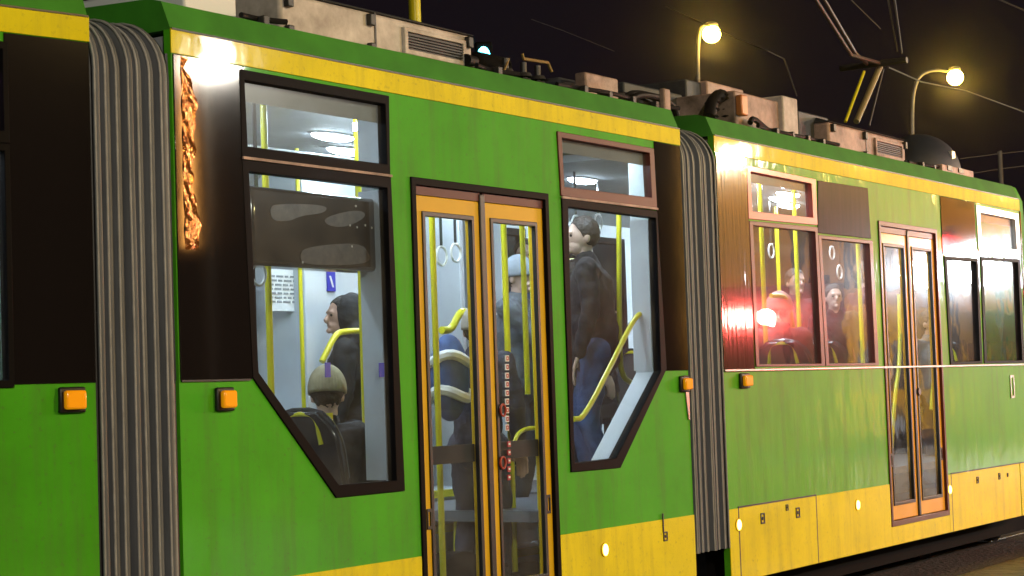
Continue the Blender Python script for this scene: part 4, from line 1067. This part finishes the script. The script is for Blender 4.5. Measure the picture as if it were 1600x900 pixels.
# added stand with red lamps in place of mirrored vehicle tail lights
tr = mirror('C', 1177, 496, 9.0)
TW = T(tr.x, tr.y, 0) @ RZ(R(-35))
th = empty('tail_light_stand', 'added stand with three red lamps for vehicle tail lights, seen only mirrored in the tram', 'lamp stand', TW)
link('lamp_bar', MB().b2(-.45, .45, .05, .15, tr.z-.05, tr.z+.05), M['under'], th, TW, bevel=.02)
for i, dx in enumerate((-.20, .02, .21)):
    link('lamp', MB().ball((dx, .02, tr.z-.01+.02*(i == 2)), (.11, .06, .09)), RED, th, TW)
for x in (-.4, .4): link('leg', MB().b2(x-.03, x+.03, .07, .13, 0, tr.z), M['under'], th, TW)
bd = mirror('C', 1195, 520, 11.0)  # unseen board added so the red lamps show a mirrored glow
BWm = T(bd.x, bd.y, 0) @ RZ(R(-48))
hb = empty('red_glow_board', 'pale board added to spread the red lamp glow, seen only mirrored in the tram', 'red_glow_board', BWm)
link('board', MB().b2(-1.0, 1.0, 0, .04, .7, 2.7), mat('pale_board', (.6, .5, .45), .8, var=.4, vscale=4), hb, BWm)
for x in (-.8, .8): link('post', MB().b2(x-.04, x+.04, .05, .13, 0, 2.8), M['darkmetal'], hb, BWm)
# red stop signal
ts = mirror('C', 1485, 382, 16)
t2 = empty('stop_signal', 'traffic signal showing red on the street side, seen only mirrored in the tram', 'traffic light', T(ts.x, ts.y, 0))
link('post', MB().cone((0, 0, 0), (0, 0, ts.z+.3), .05, .05, 12), M['darkmetal'], t2, T(ts.x, ts.y, 0))
hq = link('signal_head', MB().b2(-.15, .15, -.15, .0, ts.z-.7, ts.z+.22), M['under'], t2, T(ts.x, ts.y, 0), bevel=.02)
link('lens', MB().ball((0, -.16, ts.z), (.12, .06, .12)), emit('red_signal_lens', (1, .02, .02), 160), hq, T(ts.x, ts.y, 0))
# white light box added to make the bright mirrored streak
m0 = mirror('C', 1418, 432, 22); m1 = mirror('C', 1560, 413, 26)
dirv = (m1-m0)
fs = empty('streak_light_box', 'white light box on posts added for the bright streak, seen only mirrored in the tram', 'light box', T(m0.x, m0.y, 0))
mb = MB(); nrmv = Vector((0, 0, 1)).cross(dirv).normalized()*.15
hz = Vector((0, 0, .36))
mb.poly3([m0-hz*.7, m1-hz*1.2, m1+hz*1.5, m0+hz*.8], [p+nrmv for p in (m0-hz*.7, m1-hz*1.2, m1+hz*1.5, m0+hz*.8)])
link('light_box', mb, emit('white_light_box', (.85, .93, 1), 240), fs, Matrix.Identity(4), bevel=.03)
for m_ in (m0, m1): link('post', MB().cone((m_.x, m_.y, 0), (m_.x, m_.y, m_.z), .06, .06, 12), M['darkmetal'], fs, Matrix.Identity(4))
# street lamps on the street side: these light the tram
def street_light(pos, label, col, energy, size, globe_mat, gr=(.42, .20, .14)):
    r_ = empty('street_lamp', label, 'street lamp', T(pos.x, pos.y, 0), 'street lamps on the near side')
    mw = T(pos.x, pos.y, 0)
    link('pole', MB().tube([(.9, 0, 0), (.9, 0, pos.z*.6), (.9, 0, pos.z*.95), (.7, 0, pos.z+.25), (0, 0, pos.z+.22)], (.09, .05), 10, 3), M['pole'], r_, mw)
    hd = link('lamp_head', MB().ball((0, 0, pos.z+.12), (.5, .24, .10)), M['pole'], r_, mw)
    link('lamp_globe', MB().ball((0, 0, pos.z+.02), gr), globe_mat, hd, mw)
    ld = bpy.data.lights.new('lamp_light', 'POINT'); ld.energy = energy; ld.color = col; ld.shadow_soft_size = .10
    lo = bpy.data.objects.new('lamp_light', ld); C.objects.link(lo); place(lo, r_, mw @ T(0, 0, pos.z-.35))
WHT = emit('white_lamp_glow', (1, .97, .92), 70)
SOD = emit('sodium_lamp_glow', (1, .60, .16), 60)
street_light(mirror('B', 336, 62, 24), 'white street lamp mirrored in the yellow band beside the first bellows', (1, .93, .80), 4200, .4, WHT, (.46, .34, .16))
street_light(mirror('C', 1143, 206, 18), 'pale street lamp mirrored in the yellow band after the second bellows', (1, .86, .62), 1000, .4, emit('dim_white_lamp', (1, .95, .85), 14), (.24, .10, .03))
street_light(Vector((3.5, -7.0, 7.5)), 'sodium street lamp standing behind the photographer', (1, .92, .74), 3000, .4, SOD)
street_light(Vector((16.5, 3.5, 8.0)), 'sodium street lamp on the opposite pavement', (1, .68, .26), 5600, .4, SOD)
nb = mirror('B', 291, 235, 12)  # glowing tube added so the end strip mirrors a golden streak
nt_ = empty('streak_tube', 'upright amber tube added to make the golden streak, seen only mirrored beside the first bellows', 'glowing tube', T(nb.x, nb.y, 0))
link('post', MB().cone((0, .15, 0), (0, .15, nb.z+1.1), .05, .05, 12), M['darkmetal'], nt_, T(nb.x, nb.y, 0))
link('tube', MB().cone((0, 0, nb.z-1.0), (0, 0, nb.z+1.0), .05, .05, 14), emit('amber_streak_glow', (1, .42, .09), 32), nt_, T(nb.x, nb.y, 0))
# amber lit facade further along the street
fs0, fs1, fb = 41.0, 92.0, 17.0
fa = empty('apartment_house', 'ochre street facade lit by sodium lamps, seen only mirrored in the tram', 'building', MC @ T((fs0+fs1)/2, -fb, 0))
OC = mat('ochre_render', (.72, .36, .05), .8, var=.3, vscale=.8, bump=.3, bscale=8)
wins = [rect(fs0+2+i*3.6, fs0+3.4+i*3.6, 1.2+j*3.1, 3.0+j*3.1) for i in range(12) for j in range(4)]
link('facade', MB().panel(rect(fs0, fs1, 0, 13.5), wins, -fb-.35, -fb), OC, fa, MC, smooth=False)
link('cornice', MB().b2(fs0-.2, fs1+.2, -fb-.4, -fb+.35, 13.5, 13.9), OC, fa, MC, bevel=.03)
for i, w_ in enumerate(wins):
    link('window', MB().prism(w_, -fb-.22, -fb-.2), M['tint'] if i % 5 else emit('lit_room', (1, .7, .35), 1.6), fa, MC)
for s_ in (46, 58, 70):
    pz = MC @ Vector((s_, -fb+4.5, 7.5))
    street_light(pz, {46: 'nearest', 58: 'middle', 70: 'farthest'}[s_]+' sodium lamp in front of the ochre facade', (1, .58, .12), 3000, .4, SOD)

# ------------------------------------------------------------------ thin volume added to imitate lens glow around the lamps
hz_ = MB().b2(-170, 170, -170, 170, -1, 22)
hm = bpy.data.materials.new('lamp_glow_volume'); hm.use_nodes = True; nt = hm.node_tree
for nd in list(nt.nodes): nt.nodes.remove(nd)
vo = nt.nodes.new('ShaderNodeVolumePrincipled'); ho_ = nt.nodes.new('ShaderNodeOutputMaterial')
vo.inputs['Color'].default_value = (.9, .9, .92, 1); vo.inputs['Density'].default_value = .0005; vo.inputs['Anisotropy'].default_value = .975
nt.links.new(vo.outputs[0], ho_.inputs['Volume'])
hzo = link('haze', hz_, hm, smooth=False); hzo['kind'] = 'stuff'; hzo['label'] = 'thin volume added around the tram to give the lamps a glow'
